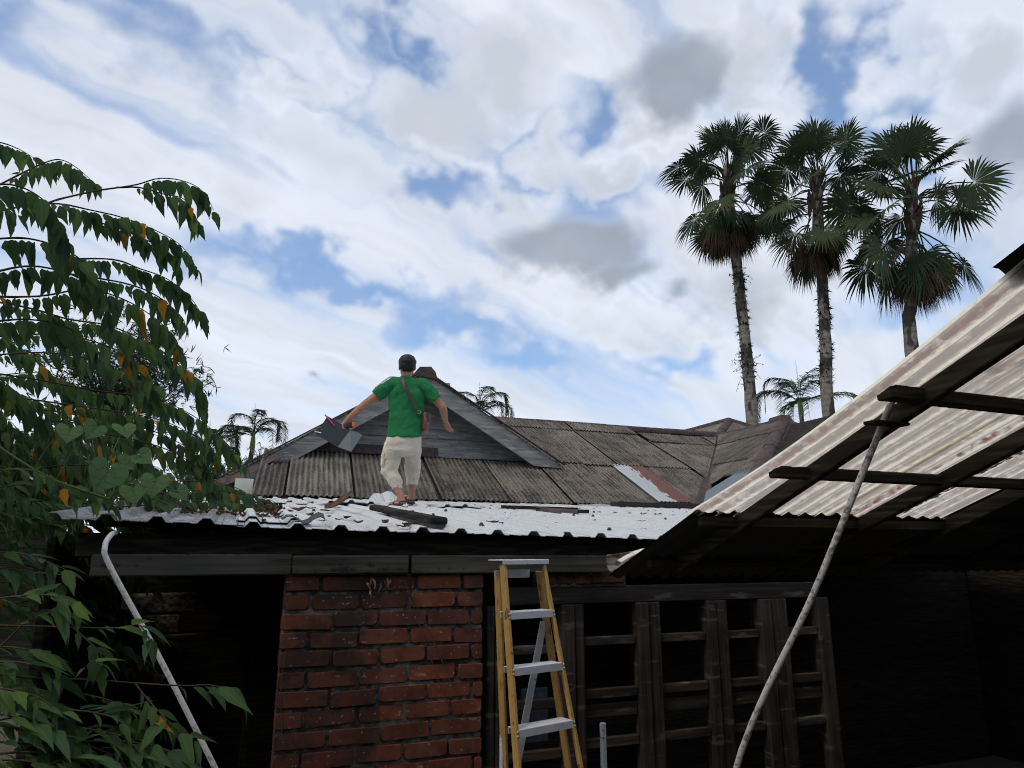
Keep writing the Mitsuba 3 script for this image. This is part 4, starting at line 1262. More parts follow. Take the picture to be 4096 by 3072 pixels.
def fan_blade(base, d, nrm, R, age, rng, nseg=38, spread=2.45, droop=.35):
    """A round pleated blade cut into pointed segments. d: from the leaf stalk outwards, nrm: the blade's upper side."""
    d = unit(d); s = unit(np.cross(nrm, d)); nrm = np.cross(d, s)
    FROND[0] += 1
    V, F, U = [], [], []
    for i in range(nseg):
        a = -spread + 2 * spread * (i + .5) / nseg + rng.normal(0, .02)
        da = spread / nseg * 1.04
        L = R * (1 - .22 * (abs(a) / spread) ** 2) * rng.uniform(.82, 1.08)
        e = d * math.cos(a) + s * math.sin(a); q = -d * math.sin(a) + s * math.cos(a)
        split = .56 + .08 * rng.normal()
        dz = rng.normal(0, .07) * R
        pts = [base + e * .02 * R]
        for f, w in ((.35, .35 * da), (split, split * da), (.82, .42 * da * .62), (1.0, 0)):
            bend = -nrm * (.05 * f) * R + A(0, 0, -1) * (max(0, f - .45) ** 2) * R * droop * 2 + nrm * dz * max(0, f - .5)
            c = base + e * L * f + bend
            if w > 0: pts += [c - q * w * L * 1.0, c + nrm * .022 * R * f * (1 if f < .7 else .5), c + q * w * L]
            else: pts += [c]
        n = len(V)
        V += pts
        F += [(n, n + 1, n + 2), (n, n + 2, n + 3)]
        for k in (1, 4):
            F += [(n + k, n + k + 3, n + k + 4), (n + k, n + k + 4, n + k + 1), (n + k + 1, n + k + 4, n + k + 5), (n + k + 1, n + k + 5, n + k + 2)]
        F += [(n + 7, n + 10, n + 8), (n + 8, n + 10, n + 9)]
        U += [(FROND[0] + age, f) for f in (0, .35, .35, .35, .6, .6, .6, .82, .82, .82, 1)]
    return np.array(V), np.array(F), np.array(U)


def stalk(p0, p1, w, age, sag=.12):
    L = np.linalg.norm(p1 - p0)
    c = curve([p0, (p0 + p1) / 2 + A(0, 0, sag * L), p1], 5)
    t = tube(c, np.linspace(w, w * .6, 5), 4, cap=False)
    return np.asarray(t.vertices), np.asarray(t.faces), np.tile([[FROND[0] + min(age + .1, .98), .3]], (len(t.vertices), 1))


def trunk_mesh(pts, r0, r1, n=46, rough=.05):
    c = curve(pts, n)
    return tube(c, np.linspace(r0, r1, n) * (1 + .03 * np.sin(np.arange(n) * 2.4)), 12, wob=rough)


def fan_palm(label, pts, crown_h, seed, R=1.02, tilt=0.):
    """pts: the trunk's line up to the crown's heart; crown_h: length of trunk hidden by fronds."""
    rng = np.random.default_rng(seed)
    k = thing('fan_palm', label, 'palm', 'tall fan palms behind the roofs')
    put('trunk', trunk_mesh(pts, .225, .155), 'm_trunk', k, smooth=60)
    heart = A(*pts[-1]); down = unit(A(*pts[-2]) - heart)
    # leaf bases wrapped round the top of the trunk
    fib = cat([tube([heart + down * h + A(math.cos(a), math.sin(a), 0) * .17, heart + down * (h - .35) + A(math.cos(a), math.sin(a), 0) * .30], (.055, .02), 5) for h, a in ((rng.uniform(.1, crown_h * .75), rng.uniform(0, 6.28)) for _ in range(70))])
    put('leaf_bases', fib, 'm_stem', k)
    rows = [(7, 0.0, 74, 9, .0), (8, .3, 44, 14, .0), (7, .9, 8, 18, .06), (6, 1.7, -24, 18, .18), (7, 2.5, -44, 18, .36), (11, 3.1, -60, 14, .6), (14, 3.5, -72, 9, .9)]
    az0 = rng.uniform(0, 6.28)
    for ri, (n, h, el, jit, age) in enumerate(rows):
        for i in range(n):
            az = az0 + ri * 1.1 + (i + rng.uniform(-.35, .35)) * 2 * math.pi / n
            e = math.radians(el + rng.normal(0, jit))
            out = A(math.cos(az), math.sin(az), 0)
            d = out * math.cos(e) + A(0, 0, 1) * math.sin(e)
            p0 = heart + down * min(h * crown_h / 3.7, crown_h) + out * .16
            L = rng.uniform(.95, 1.25) if age < .03 else rng.uniform(1.05, 1.95) if age < .6 else rng.uniform(.6, .95)
            p1 = p0 + d * L
            up = A(0, 0, 1) * math.cos(e) - out * math.sin(e)
            tw = rng.normal(0, .75); side = np.cross(d, up)
            nrm = unit(up * math.cos(tw) + side * math.sin(tw))
            bd = unit(d + A(0, 0, -1) * (.35 if el < 50 else .05) * (1 + .5 * rng.uniform()))
            ag = float(np.clip(age + rng.normal(0, .13), 0, .97))
            # a frond: stalk and cut blade
            parts = [fan_blade(p1, bd, nrm, R * rng.uniform(.88, 1.1) * (1 if age < .8 else .85), ag, rng, nseg=34, spread=2.5 if age < .5 else 1.7 if age < .8 else 1.0, droop=.25 + .5 * age)]
            parts.append(stalk(p0, p1, .030, ag))
            put('frond', join(parts), 'm_palm', k)
    return k


def epiphytes(parent, pts, r, z0, z1, n, seed, name='creeper'):
    rng = np.random.default_rng(seed); c = curve(pts, 60); out = []
    for _ in range(n):
        z = rng.uniform(z0, z1); i = int(np.argmin(abs(c[:, 2] - z))); a = rng.uniform(0, 6.28)
        p = c[i] + A(math.cos(a), math.sin(a), 0) * r
        for _ in range(4):
            d = unit(A(math.cos(a), math.sin(a), 0) + rng.normal(0, .7, 3)) * rng.uniform(.08, .22); w = unit(np.cross(d, rng.normal(0, 1, 3))) * .022
            FROND[0] += 0
            out.append((np.array([p - w, p + w, p + d]), np.array([[0, 1, 2]]), np.array([[1.05, .2]] * 3)))
    put(name, join(out), 'm_palm', parent, kind='stuff')


pa = [(16.72, 19.95, .3), (16.70, 19.93, 6.6), (16.68, 19.94, 9.7), (16.609, 20.0, 12.94), (16.54, 20.06, 15.99), (16.60, 20.02, 16.75)]
pb = [(18.60, 18.2, .3), (18.515, 18.25, 7.04), (18.61, 18.16, 9.24), (18.68, 18.08, 11.6), (18.80, 17.96, 15.35), (18.86, 17.90, 15.85)]
pc = [(20.30, 16.24, .3), (20.31, 16.24, 8.9), (20.42, 16.09, 10.6), (20.69, 15.74, 14.2), (20.72, 15.70, 14.75)]
f1 = fan_palm('leftmost tall fan palm, its leaning trunk ringed with ferns', pa, 2.1, 21)
f2 = fan_palm('middle tall fan palm with brown hanging dead fronds', pb, 2.5, 22)
f3 = fan_palm('rightmost tall fan palm, cut off below by the carport roof', pc, 2.8, 23, R=1.15)
epiphytes(f1, pa, .18, 8.2, 12.6, 170, 5); epiphytes(f2, pb, .18, 7.9, 11.3, 150, 6)


def air_plant(label, p, seed, n=26, L=.55):
    rng = np.random.default_rng(seed); out = []
    st = []
    for _ in range(n):
        d = unit(rng.normal(0, 1, 3) + A(-.6, -.6, .1)); l = L * rng.uniform(.35, 1.5)
        c = curve([p, p + d * l * .5, p + d * l + A(0, 0, -.25 * l)], 6)
        st.append(tube(c, .006, 3, cap=False))
        for q in c[2:]:
            for _ in range(2):
                e = unit(rng.normal(0, 1, 3)) * .09; w = unit(np.cross(e, rng.normal(0, 1, 3))) * .018
                out.append((np.array([q, q + e * .5 + w, q + e, q + e * .5 - w]), np.array([[0, 1, 2], [0, 2, 3]]), np.array([[3.1, .1]] * 4)))
    k = thing('tree_plant', label, 'plant')
    put('stems', cat(st), 'm_stem', k); put('leaves', join(out), 'm_palm', k)


air_plant('small wispy plant growing on the leftmost palm trunk just above the roofs', A(16.53, 19.72, 8.75), 4)
air_plant('small wispy plant growing high on the leftmost palm trunk below its crown', A(16.42, 19.8, 12.1), 5, 22, .5)


# ---------------------------------------------------------------- feather palms in the distance
def feather_palm(label, base, top, n, L, seed, group='feather palms beyond the roofs', r=.16):
    rng = np.random.default_rng(seed)
    k = thing('feather_palm', label, 'palm', group)
    base, top = A(*base), A(*top)
    put('trunk', tube(curve([base, (base + top) / 2, top], 10), np.linspace(r, r * .8, 10), 8, wob=.03), 'm_trunk', k, smooth=60)
    put('crown_shaft', tube([top, top + A(0, 0, .5), top + A(0, 0, 1.0)], (r * .95, r * .9, r * .5), 8), 'm_green_stem', k, smooth=60)
    h = top + A(0, 0, .8)
    for i in range(n):
        az = i * 2.4 + rng.uniform(-.3, .3); e = math.radians(rng.uniform(8, 62)) if i > 2 else math.radians(75)
        out = A(math.cos(az), math.sin(az), 0)
        l = L * rng.uniform(.85, 1.1)
        c = curve([h, h + (out * math.cos(e) + A(0, 0, math.sin(e))) * l * .45, h + out * l * (.5 + .42 * math.cos(e)) + A(0, 0, l * (.62 * math.sin(e) - .10)), h + out * l * (.55 + .5 * math.cos(e)) + A(0, 0, l * (.35 * math.sin(e) - .42))], 22)
        FROND[0] += 1
        t = tube(c, np.linspace(.03, .006, 22), 4, cap=False)
        parts = [(np.asarray(t.vertices), np.asarray(t.faces), np.tile([[FROND[0] + .05, .3]], (len(t.vertices), 1)))]
        for j in np.linspace(3, 20.9, 66):
            a = int(j); q = c[a] + (c[min(a + 1, 21)] - c[a]) * (j - a)
            tg = unit(c[min(a + 1, 21)] - c[max(a - 1, 0)]); sd = unit(np.cross(tg, A(0, 0, 1)))
            ln = .52 * L / 2.4 * (1 - .55 * abs(j / 21 - .45)) * rng.uniform(.85, 1.1)
            for s in (-1, 1):
                d = unit(sd * s + tg * .55 + A(0, 0, rng.uniform(-.75, .15))) * ln
                w = unit(np.cross(d, sd + A(0, 0, .4))) * .020
                parts.append((np.array([q - w, q + w, q + d * .6 + w * .8 + A(0, 0, -.04 * ln), q + d * .6 - w * .8 + A(0, 0, -.04 * ln), q + d + A(0, 0, -.22 * ln)]), np.array([[0, 1, 2], [0, 2, 3], [3, 2, 4]]), np.array([[FROND[0] + .05, .3]] * 5)))
        put('frond', join(parts), 'm_palm', k)
    q = h + A(.05, 0, 0)
    put('spear', tube([q, q + A(-.1, 0, L * .8)], (.03, .008), 4), 'm_green_stem', k)


feather_palm('feather palm with drooping fronds left of the gable', (.25, 45, .3), (.62, 45, 8.35), 10, 2.5, 31)
feather_palm('feather palm half hidden behind the right slope of the gable', (14.0, 42.7, .3), (14.15, 42.7, 10.25), 11, 2.6, 32)
feather_palm('feather palm standing between the trunks of the tall fan palms', (30.95, 32.7, .3), (31.0, 32.65, 10.3), 12, 3.3, 33)
feather_palm('low feather palm right of the middle palm trunk, mostly hidden', (33.5, 31.3, .3), (33.5, 31.3, 8.3), 10, 2.3, 36)
feather_palm('feather palm half hidden behind the leaves at left', (-1.85, 45, .3), (-1.8, 45, 7.4), 9, 2.2, 34)


# ---------------------------------------------------------------- soft trees and a neighbour's roof far at left
def wispy_tree(label, base, crown, rad, n, seed, leaf=.30, wid=.022, cat_='tree'):
    rng = np.random.default_rng(seed)
    k = thing('wispy_tree', label, cat_, 'feathery trees far behind the leaves at left')
    base, crown = A(*base), A(*crown)
    limbs, out = [tube(curve([base, (base + crown) / 2 + rng.normal(0, .2, 3), crown], 8), np.linspace(.16, .05, 8), 6)], []
    for i in range(26):
        d = rng.normal(0, 1, 3); d[2] = abs(d[2]) * .7; d = unit(d) * A(*rad) * rng.uniform(.6, 1.05)
        p0 = base + (crown - base) * rng.uniform(.45, 1.0)
        c = curve([p0, p0 * .4 + (crown + d) * .6 + A(0, 0, .3), crown + d], 14)
        limbs.append(tube(c, np.linspace(.035, .006, 14), 4, cap=False))
        for q in c[3:]:
            for _ in range(n):
                b = q + rng.normal(0, .28, 3)
                tuft = unit(rng.normal(0, 1, 3) + A(0, 0, -.25))
                for _ in range(5):
                    e = unit(tuft + rng.normal(0, .5, 3)) * leaf * rng.uniform(.5, 1.1); w = unit(np.cross(e, rng.normal(0, 1, 3))) * wid
                    out.append((np.array([b - w * .4, b + w * .4, b + e * .5 + w, b + e]), np.array([[0, 1, 2], [0, 2, 3]]), np.array([[i % 7 + .05, .2]] * 4)))
    put('trunk', cat(limbs), 'm_stem', k); put('crown', join(out), 'm_palm', k)


wispy_tree('feathery bamboo like tree behind the leaves, left of the far palm', (-3.9, 22, .3), (-3.5, 22, 7.0), (2.4, 2.0, 2.0), 7, 61)
wispy_tree('dark feathery tree behind the leaves at the far left edge', (-7.6, 19, .3), (-7.2, 19, 5.2), (2.6, 2, 1.9), 8, 62)
wispy_tree('low blue green feathery tree under the left eave of the old house', (-.3, 30, .3), (-.1, 30, 4.9), (2.6, 2, 1.4), 8, 63)
wispy_tree('dark feathery tree behind the shed, far left above the pale roof', (-4.6, 16.5, .3), (-4.4, 16.5, 3.4), (2.2, 1.6, 1.0), 9, 64)
NH = thing('neighbour_house', 'far low house with a pale corrugated roof glimpsed through the leaves at left', 'house')
xs = np.arange(-9.5, -2.6, .02)
put('roof', grid([[(x, 14.0 + v, 3.42 + .33 * v + .015 * math.sin(x * 40)) for v in (0, 1.9)] for x in xs], [[(x, v) for v in (0, 1.9)] for x in xs]), 'm_grey_roof', NH, smooth=True)
put('wall', block(-9.3, -2.8, 14.3, 14.4, .3, 3.4), 'm_wood_dark', NH)

# ---------------------------------------------------------------- the leafy trees at the left
UPPER_BRANCHES = [
    ([(-1.23,3.49,4.091),(-1.126,3.489,4.096),(-1.05,3.478,4.074),(-0.981,3.464,4.034)], 0.115, 0.1, 0),
    ([(-1.128,3.313,3.73),(-0.99,3.336,3.881),(-0.907,3.339,3.957),(-0.848,3.334,3.983),(-0.782,3.329,3.956),(-0.702,3.327,3.892)], 0.115, 0.3, 0),
    ([(-0.81,3.096,3.662),(-0.772,3.12,3.702),(-0.655,3.161,3.783),(-0.528,3.2,3.854),(-0.437,3.228,3.92),(-0.337,3.254,3.938),(-0.258,3.276,3.912),(-0.203,3.294,3.826)], 0.12, 0.52, 0),
    ([(-0.604,3.244,3.85),(-0.515,3.234,3.863),(-0.42,3.223,3.846),(-0.324,3.209,3.826),(-0.255,3.19,3.711)], 0.11, 0.2, 0),
    ([(-0.96,2.737,3.493),(-0.87,2.766,3.564),(-0.793,2.79,3.57),(-0.719,2.81,3.521),(-0.648,2.827,3.403)], 0.14, 0.05, 0),
    ([(-1.112,3.213,3.602),(-0.861,3.289,3.747),(-0.696,3.328,3.764),(-0.581,3.35,3.761),(-0.458,3.369,3.735),(-0.338,3.383,3.681),(-0.256,3.39,3.577)], 0.12, 0.2, 0),
    ([(-0.78,3.412,3.754),(-0.633,3.417,3.742),(-0.478,3.417,3.695),(-0.364,3.406,3.629),(-0.331,3.384,3.545)], 0.11, 0.1, 0),
    ([(-0.946,2.847,3.372),(-0.796,2.892,3.425),(-0.666,2.925,3.405),(-0.593,2.941,3.347),(-0.552,2.949,3.252)], 0.14, 0.05, 0),
    ([(-0.854,3.394,3.537),(-0.62,3.445,3.593),(-0.507,3.463,3.573),(-0.39,3.478,3.545),(-0.284,3.488,3.471),(-0.209,3.494,3.372)], 0.115, 0.1, 0),
    ([(-0.782,3.411,3.49),(-0.55,3.431,3.482),(-0.413,3.425,3.437),(-0.308,3.411,3.352),(-0.278,3.389,3.296)], 0.11, 0.1, 0),
    ([(-0.959,2.948,3.269),(-0.809,2.993,3.354),(-0.678,3.025,3.353),(-0.572,3.047,3.303),(-0.523,3.056,3.216)], 0.13, 0.05, 0),
    ([(-0.98,3.046,3.229),(-0.791,3.101,3.273),(-0.646,3.134,3.334),(-0.533,3.155,3.327),(-0.428,3.171,3.285),(-0.33,3.183,3.215),(-0.265,3.189,3.11)], 0.125, 0.1, 0),
    ([(-1.068,3.228,3.281),(-0.864,3.288,3.279),(-0.72,3.323,3.257),(-0.586,3.349,3.256),(-0.44,3.371,3.21),(-0.303,3.386,3.128),(-0.199,3.394,3.033),(-0.168,3.396,2.917)], 0.12, 0.1, 0),
    ([(-0.966,3.051,3.124),(-0.808,3.096,3.175),(-0.673,3.128,3.163),(-0.57,3.149,3.084)], 0.13, 0.05, 0),
    ([(-1.139,3.625,3.216),(-0.878,3.677,3.278),(-0.694,3.695,3.27),(-0.532,3.702,3.208),(-0.421,3.696,3.103),(-0.352,3.683,2.946)], 0.115, 0.1, 0),
    ([(-1.187,3.82,3.178),(-0.912,3.869,3.237),(-0.678,3.891,3.219),(-0.506,3.892,3.14),(-0.405,3.879,3.027)], 0.11, 0.1, 0),
    ([(-1.178,3.823,3.114),(-0.941,3.905,3.11),(-0.715,3.969,3.09),(-0.449,4.025,3.082),(-0.245,4.059,3.004),(-0.074,4.083,2.873),(0.035,4.1,2.75)], 0.115, 0.1, 0),
    ([(-1.188,4.028,3.048),(-0.894,4.104,3.039),(-0.608,4.156,3.021),(-0.386,4.182,2.986),(-0.169,4.197,2.874),(-0.089,4.199,2.769)], 0.11, 0.1, 0),
    ([(-1.027,4.176,3.019),(-0.699,4.218,2.989),(-0.429,4.228,2.933),(-0.211,4.22,2.816),(-0.149,4.197,2.703)], 0.11, 0.1, 0),
    ([(-0.819,4.119,2.904),(-0.572,4.161,2.889),(-0.348,4.186,2.83),(-0.179,4.196,2.727),(-0.1,4.199,2.63)], 0.11, 0.1, 0),
    ([(-0.909,4.509,2.543),(-0.64,4.606,2.599),(-0.413,4.682,2.645),(-0.166,4.747,2.677),(0.049,4.8,2.659),(0.22,4.845,2.623),(0.296,4.891,2.554)], 0.105, 0.1, 0),
    ([(-0.722,4.442,2.531),(-0.509,4.521,2.56),(-0.23,4.594,2.598),(0.025,4.65,2.6),(0.185,4.696,2.553)], 0.1, 0.1, 0),
    ([(-0.666,4.754,2.657),(-0.433,4.831,2.72),(-0.176,4.897,2.741),(0.02,4.95,2.699),(0.13,4.998,2.616)], 0.1, 0.1, 0),
    ([(-0.92,3.169,2.591),(-0.75,3.179,2.608),(-0.651,3.167,2.566),(-0.576,3.148,2.488)], 0.13, 0.1, 1),
    ([(-0.994,3.46,2.544),(-0.78,3.48,2.581),(-0.609,3.481,2.554),(-0.496,3.465,2.501)], 0.12, 0.1, 1),
    ([(-0.882,3.18,2.308),(-0.738,3.182,2.3),(-0.643,3.169,2.271),(-0.56,3.151,2.233)], 0.12, 0.1, 1),
    ([(-0.874,3.182,2.251),(-0.744,3.181,2.242),(-0.65,3.167,2.217),(-0.583,3.146,2.188)], 0.11, 0.1, 1),
]
LOWER_BRANCHES = [
    ([(-0.589,2.223,2.181),(-0.522,2.227,2.191),(-0.452,2.23,2.195),(-0.408,2.225,2.186),(-0.372,2.219,2.173)], 0.115, 0.1, 1),
    ([(-0.575,2.227,2.016),(-0.521,2.227,2.076),(-0.473,2.225,2.133),(-0.434,2.22,2.157),(-0.39,2.216,2.137)], 0.105, 0.55, 1),
    ([(-0.603,2.271,2.122),(-0.465,2.293,2.112),(-0.358,2.302,2.104),(-0.267,2.305,2.1),(-0.224,2.299,2.107),(-0.19,2.292,2.067)], 0.105, 0.62, 1),
    ([(-0.377,2.269,2.108),(-0.336,2.258,2.073),(-0.304,2.246,2.044),(-0.29,2.231,2.011)], 0.11, 0.1, 1),
    ([(-0.562,2.179,2.02),(-0.452,2.211,1.997),(-0.312,2.243,1.978),(-0.181,2.264,1.957),(-0.089,2.277,1.945),(-0.031,2.286,1.942),(0.031,2.293,1.925),(0.062,2.299,1.906)], 0.11, 0.72, 1),
    ([(-0.351,2.222,1.985),(-0.325,2.201,2.017),(-0.309,2.178,2.036)], 0.08, 0.6, 1),
    ([(-0.21,2.24,1.963),(-0.174,2.227,1.923),(-0.142,2.212,1.892),(-0.108,2.197,1.863)], 0.105, 0.15, 1),
    ([(-0.583,2.225,2.076),(-0.505,2.227,2.069),(-0.452,2.221,2.06),(-0.404,2.214,2.047)], 0.105, 0.1, 1),
    ([(-0.565,2.178,2.041),(-0.48,2.181,2.039),(-0.428,2.175,2.026),(-0.385,2.166,2.001)], 0.105, 0.1, 1),
    ([(-0.543,2.132,1.977),(-0.457,2.135,1.95),(-0.397,2.13,1.938),(-0.345,2.122,1.918)], 0.11, 0.1, 1),
    ([(-0.5,2.143,1.911),(-0.409,2.149,1.923),(-0.331,2.15,1.923),(-0.258,2.147,1.907),(-0.213,2.139,1.884)], 0.11, 0.1, 1),
    ([(-0.517,2.087,1.884),(-0.411,2.11,1.865),(-0.327,2.125,1.854),(-0.24,2.137,1.85),(-0.145,2.145,1.827),(-0.067,2.149,1.789),(-0.02,2.15,1.752)], 0.11, 0.1, 1),
    ([(-0.328,2.125,1.86),(-0.245,2.119,1.828),(-0.169,2.11,1.793),(-0.113,2.097,1.754)], 0.11, 0.1, 1),
    ([(-0.5,2.04,1.855),(-0.397,2.062,1.836),(-0.322,2.075,1.806)], 0.115, 0.1, 1),
    ([(-0.409,2.06,1.794),(-0.325,2.075,1.831),(-0.239,2.086,1.82),(-0.166,2.093,1.781)], 0.11, 0.1, 1),
    ([(-0.534,2.134,1.915),(-0.44,2.139,1.892),(-0.369,2.135,1.861),(-0.323,2.126,1.818)], 0.11, 0.1, 1),
    ([(-0.3,2.23,1.9),(-0.237,2.225,1.908),(-0.158,2.219,1.886),(-0.099,2.21,1.85),(-0.051,2.199,1.82)], 0.105, 0.2, 1),
    ([(-0.546,2.131,1.997),(-0.47,2.132,1.982),(-0.409,2.128,1.963),(-0.366,2.119,1.936)], 0.105, 0.1, 1),
    ([(-0.579,2.226,2.049),(-0.508,2.226,2.023),(-0.453,2.221,1.988),(-0.416,2.211,1.955)], 0.1, 0.1, 1),
    ([(-0.487,2.094,1.851),(-0.387,2.098,1.846),(-0.28,2.098,1.821),(-0.206,2.09,1.786)], 0.11, 0.1, 1),
    ([(-0.427,2.158,1.902),(-0.327,2.159,1.884),(-0.222,2.155,1.855),(-0.144,2.145,1.813)], 0.11, 0.1, 1),
    ([(-0.525,2.085,1.944),(-0.452,2.085,1.933),(-0.383,2.082,1.909),(-0.331,2.074,1.881)], 0.11, 0.1, 1),
    ([(-0.225,2.138,1.806),(-0.131,2.129,1.805),(-0.043,2.116,1.779),(0.014,2.1,1.74)], 0.11, 0.1, 1),
    ([(-0.333,2.276,1.939),(-0.265,2.268,1.919),(-0.206,2.257,1.888),(-0.19,2.242,1.856)], 0.1, 0.1, 1),
]
HEART_LEAVES = [
    ((-0.494, 3.263, 2.618), 0.15, -25),
    ((-0.408, 3.375, 2.555), 0.105, 5),
    ((-0.331, 3.384, 2.597), 0.115, -10),
    ((-0.409, 3.476, 2.714), 0.1, 40),
    ((-0.559, 3.252, 2.792), 0.09, -30),
    ((-0.485, 3.466, 2.831), 0.1, 10),
    ((-0.242, 3.492, 2.565), 0.085, 35),
    ((-0.643, 3.237, 2.775), 0.1, -10),
    ((-0.471, 3.418, 2.674), 0.09, 60),
    ((-0.281, 3.489, 2.508), 0.07, 10),
]

LF_ID = [0]
LEAF_T = np.array([0, .07, .17, .28, .40, .52, .64, .76, .88, 1.0])
LEAF_W = np.array([.05, .58, .93, 1.0, .93, .79, .60, .38, .15, .0])


def leaf(p, d, nrm, L, w, rng, curl=.25, fold=.25):
    """One blade: a midrib line and two edges, folded a little along the midrib, drooping at the tip, its rim toothed."""
    d = unit(d); s = unit(np.cross(nrm, d)); n = np.cross(d, s)
    LF_ID[0] += 1
    k = LF_ID[0]
    skew = rng.normal(0, .06)
    V, U = [], []
    for i, (t, q) in enumerate(zip(LEAF_T, LEAF_W)):
        c = p + d * L * t - n * (curl * L * t * t * .6) + s * (skew * L * t * t)
        hw = w * L * q
        for e, u in ((-1, 0.), (0, .5), (1, 1.)):
            V.append(c + s * hw * e * (1 + .10 * rng.normal() * (0 < i < 9) + .10 * e * (i < 4)) + n * (fold * hw * abs(e)))
            U.append((k + .02 + t * .95, u))
    F = []
    for i in range(9):
        for j in (0, 1):
            a = i * 3 + j
            F += [(a, a + 3, a + 4), (a, a + 4, a + 1)]
    return np.array(V), np.array(F), np.array(U)


def leafy_branch(pts, L, start, style, rng, r=None):
    """The branch's tube and its leaves, two ranked, hanging (style 0) or held out flat (style 1)."""
    r = r or (.0046 if style == 0 else .0026)
    c = curve(pts, 60)
    seg = np.r_[0, np.cumsum(np.linalg.norm(np.diff(c, axis=0), axis=1))]
    total = seg[-1]
    tb = tube(c[::2], np.linspace(r, .0012, 30), 6, wob=.12)
    leaves, side = [], 1
    pos = total * start
    step = L * (.165 if style == 0 else .19)
    while pos < total:
        i = min(int(np.searchsorted(seg, pos)), 58)
        p = c[i]; t = unit(c[min(i + 1, 59)] - c[max(i - 1, 0)])
        sd = unit(np.cross(t, A(0, 0, 1))) * side
        if style == 0:
            d = unit(.30 * t + .62 * sd * rng.uniform(.3, 1.1) + A(0, 0, -1) * rng.uniform(.6, 1.3) + rng.normal(0, .2, 3))
            nr = unit(A(0, 0, .45) + sd * .85 + rng.normal(0, .3, 3))
        else:
            d = unit(.70 * t + .80 * sd + A(0, 0, -1) * rng.uniform(-.1, .5) + rng.normal(0, .16, 3))
            nr = unit(A(0, 0, 1) + rng.normal(0, .33, 3))
        f = min(1, .62 + .9 * (pos - total * start) / (total * (1 - start) + 1e-6)) * (1 if pos < total * .93 else .72)
        leaves.append(leaf(p + d * .008, d, nr, L * f * rng.uniform(.7, 1.35), .168 if style == 0 else .150, rng, rng.uniform(.08, .42), rng.uniform(.1, .4)))
        side = -side if rng.uniform() < .9 else side
        pos += step * (rng.uniform(.7, 1.3) if rng.uniform() < .95 else 2.0)
    d = unit(c[-1] - c[-4] + A(0, 0, -.02)); leaves.append(leaf(c[-1], d, unit(A(0, 0, 1) + rng.normal(0, .2, 3)), L * .8, .2, rng))
    return tb, leaves


def far_leaf_mass(n, box, L, seed, style=0):
    """Leaf sprays filling the depth of the crown, where leaves can no longer be told apart."""
    rng = np.random.default_rng(seed); out, st = [], []
    for _ in range(n):
        p = A(*[rng.uniform(a, b) for a, b in box])
        az = rng.uniform(-.5, .9); l = rng.uniform(.5, 1.1)
        q = [p, p + A(math.cos(az) * l * .5, math.sin(az) * l * .5, .05 * l), p + A(math.cos(az) * l, math.sin(az) * l, -.28 * l)]
        tb, lv = leafy_branch(q, L * rng.uniform(.8, 1.15), .05, style, rng, .004)
        out += lv; st.append(tb)
    return join(out), cat(st)


def tree(name, label, branches, quota, seed, base, forks):
    rng = np.random.default_rng(seed)
    k = thing(name, label, 'tree' if name == 'drooping_tree' else 'shrub')
    tr = [tube(curve(f, 20), np.linspace(r0, r1, 20), 8, wob=.06) for f, r0, r1 in forks]
    put('trunk', cat(tr), 'm_stem', k, smooth=60)
    made, rest = 0, []
    for pts, L, s, st in branches:
        tb, lv = leafy_branch(pts, L * .92, s, st, rng)
        b = put('branch', tb, 'm_stem', k, smooth=60)
        for q in lv:
            if made < quota:
                put('leaf', q, 'm_leaf', b, smooth=True); made += 1
            else:
                rest.append(q)
    return k, rest, rng


UB = [UPPER_BRANCHES[i] for i in (2, 4, 5, 8, 11, 12, 3, 7, 9, 1, 14, 16, 20, 0, 6, 10, 13, 15, 17, 18, 19, 21, 22, 23, 24, 25, 26)]
k, rest, rng = tree('drooping_tree', 'tree with long drooping leafy branches hanging in from the left, some leaves yellow', UB, 298, 71, None,
                    [([(-2.6, 2.6, .3), (-2.5, 2.7, 2.0), (-2.3, 2.8, 3.4), (-2.0, 2.9, 4.6)], .08, .03), ([(-2.5, 2.7, 2.0), (-2.0, 3.2, 2.7), (-1.3, 3.6, 2.95)], .045, .015),
                     ([(-2.45, 2.7, 2.6), (-1.9, 3.0, 3.3), (-1.35, 3.1, 3.6)], .04, .012), ([(-2.5, 2.7, 1.6), (-2.2, 3.6, 2.2), (-1.7, 4.4, 2.5)], .04, .012)])
m1, s1 = far_leaf_mass(66, ((-3.3, -1.35), (3.4, 4.8), (2.45, 3.40)), .10, 72)
m2, s2 = far_leaf_mass(66, ((-3.0, -.9), (4.3, 6.0), (2.5, 3.05)), .10, 73)
m3, s3 = far_leaf_mass(62, ((-3.2, -1.05), (3.4, 5.2), (1.7, 2.55)), .105, 74, 1)
m4, s4 = far_leaf_mass(20, ((-2.9, -1.6), (2.6, 3.3), (3.2, 4.0)), .115, 75)
put('foliage', join(rest + [m1, m2, m3, m4]), 'm_leaf', k, smooth=True, kind='stuff', label='deeper mass of hanging leaves')
put('twigs', cat([s1, s2, s3, s4]), 'm_stem', k, smooth=60)
k, rest, rng = tree('leafy_shrub', 'leafy green shrub spreading thin stems across the lower left corner', LOWER_BRANCHES, 298, 81, None,
                    [([(-1.7, 1.6, .3), (-1.5, 1.7, 1.1), (-1.2, 1.8, 1.7)], .03, .012), ([(-1.7, 1.6, .5), (-1.3, 1.75, 1.2), (-.9, 1.85, 1.5)], .02, .008)])
m1, s1 = far_leaf_mass(60, ((-1.6, -.80), (1.85, 2.5), (1.0, 1.60)), .105, 82, 1)
put('foliage', join(rest + [m1]), 'm_leaf', k, smooth=True, kind='stuff', label='lower leaves of the shrub in shade')
put('twigs', s1, 'm_stem', k, smooth=60)

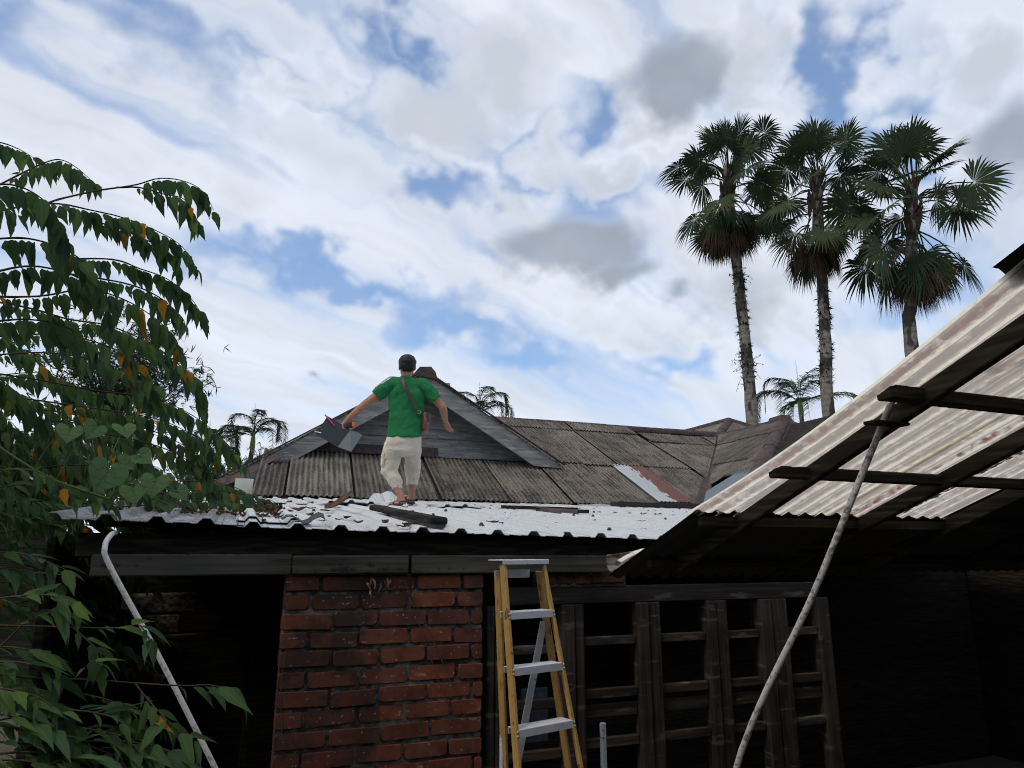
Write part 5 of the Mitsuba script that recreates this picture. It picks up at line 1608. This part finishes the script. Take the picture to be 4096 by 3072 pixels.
# a climber with large heart shaped leaves
CL = thing('heart_leaf_climber', 'climber with large pale green heart shaped leaves on the left end of the roof', 'climbing plant')
rng = np.random.default_rng(91)


def heart(p, size, ang, rng):
    LF_ID[0] += 1
    a0 = math.radians(ang)
    toward = unit(A(*EYE) - p)
    n = unit(toward + A(0, 0, .5) + rng.normal(0, .22, 3))
    d = unit(np.cross(n, A(1, .4, 0)) * -1); d = d if d[2] < 0 else -d
    s = unit(np.cross(n, d)); d, s = d * math.cos(a0) + s * math.sin(a0), s * math.cos(a0) - d * math.sin(a0)
    V, U = [p - n * .004], [(LF_ID[0] + .3, .5)]
    ring = 28
    for f in (.5, 1.0):
        for i in range(ring):
            t = 2 * math.pi * i / ring
            x = .50 * math.copysign(abs(math.sin(t)) ** 2.3, math.sin(t))
            y = -(13 * math.cos(t) - 5 * math.cos(2 * t) - 2 * math.cos(3 * t) - math.cos(4 * t)) / 30 + .08
            q = p + (s * x + d * y) * size * f + n * size * (.12 * abs(x) * f - .16 * (y * f) ** 2 + .012 * math.sin(t * 9) * f)
            V.append(q); U.append((LF_ID[0] + .1 + .8 * min(1, max(0, f * (.5 + y * .5))), .5 + .5 * f * math.sin(t)))
    F = [(0, 1 + i, 1 + (i + 1) % ring) for i in range(ring)]
    for i in range(ring):
        a, b = 1 + i, 1 + (i + 1) % ring
        F += [(a, a + ring, b + ring), (a, b + ring, b)]
    return np.array(V), np.array(F), np.array(U)


vine = curve([(-1.6, 3.3, 3.2), (-1.2, 3.2, 2.95), (-.95, 3.3, 2.75), (-.72, 3.35, 2.60), (-.5, 3.42, 2.52)], 24)
put('stem', tube(vine, .005, 6), 'm_green_stem', CL, smooth=60)
for p, size, ang in HEART_LEAVES:
    p = A(*p)
    b = put('leaf', heart(p, size, ang, rng), 'm_heart', CL, smooth=True)
    q = vine[int(np.argmin(np.linalg.norm(vine - p, axis=1)))]
    put('leaf_stalk', tube(curve([q, (q + p) / 2 + A(0, 0, .04), p], 6), .0022, 5), 'm_green_stem', CL)
# small weeds and dry roots on the brick pier
wd = []
for _ in range(11):
    p = A(.64 + rng.normal(0, .045), 3.478, 2.17 + rng.normal(0, .02)); d = unit(A(rng.normal(0, .35), -.35, -1 + rng.normal(0, .3)))
    wd.append(leaf(p, d, unit(A(rng.normal(0, .4), -1, .2)), rng.uniform(.02, .07), .12, rng, .4, .2))
WK = thing('wall_weed', 'small withered weed hanging at the top of the brick pier', 'weed')
put('leaves', join(wd), 'm_dry', WK)
rt = [tube(curve([(.78, 3.485, 2.18), (.86 + i * .03, 3.488, 1.98), (.93 + i * .05, 3.486, 1.80), (1.02 + i * .06, 3.488, 1.58)], 14), .0022, 5) for i in (0, 1)] + [tube(curve([(.24, 3.47, 2.12), (.262, 3.485, 1.9), (.25, 3.486, 1.75), (.27, 3.486, 1.5)], 14), .0018, 5)]
for q in rt: put('root', q, 'm_stem', WK)
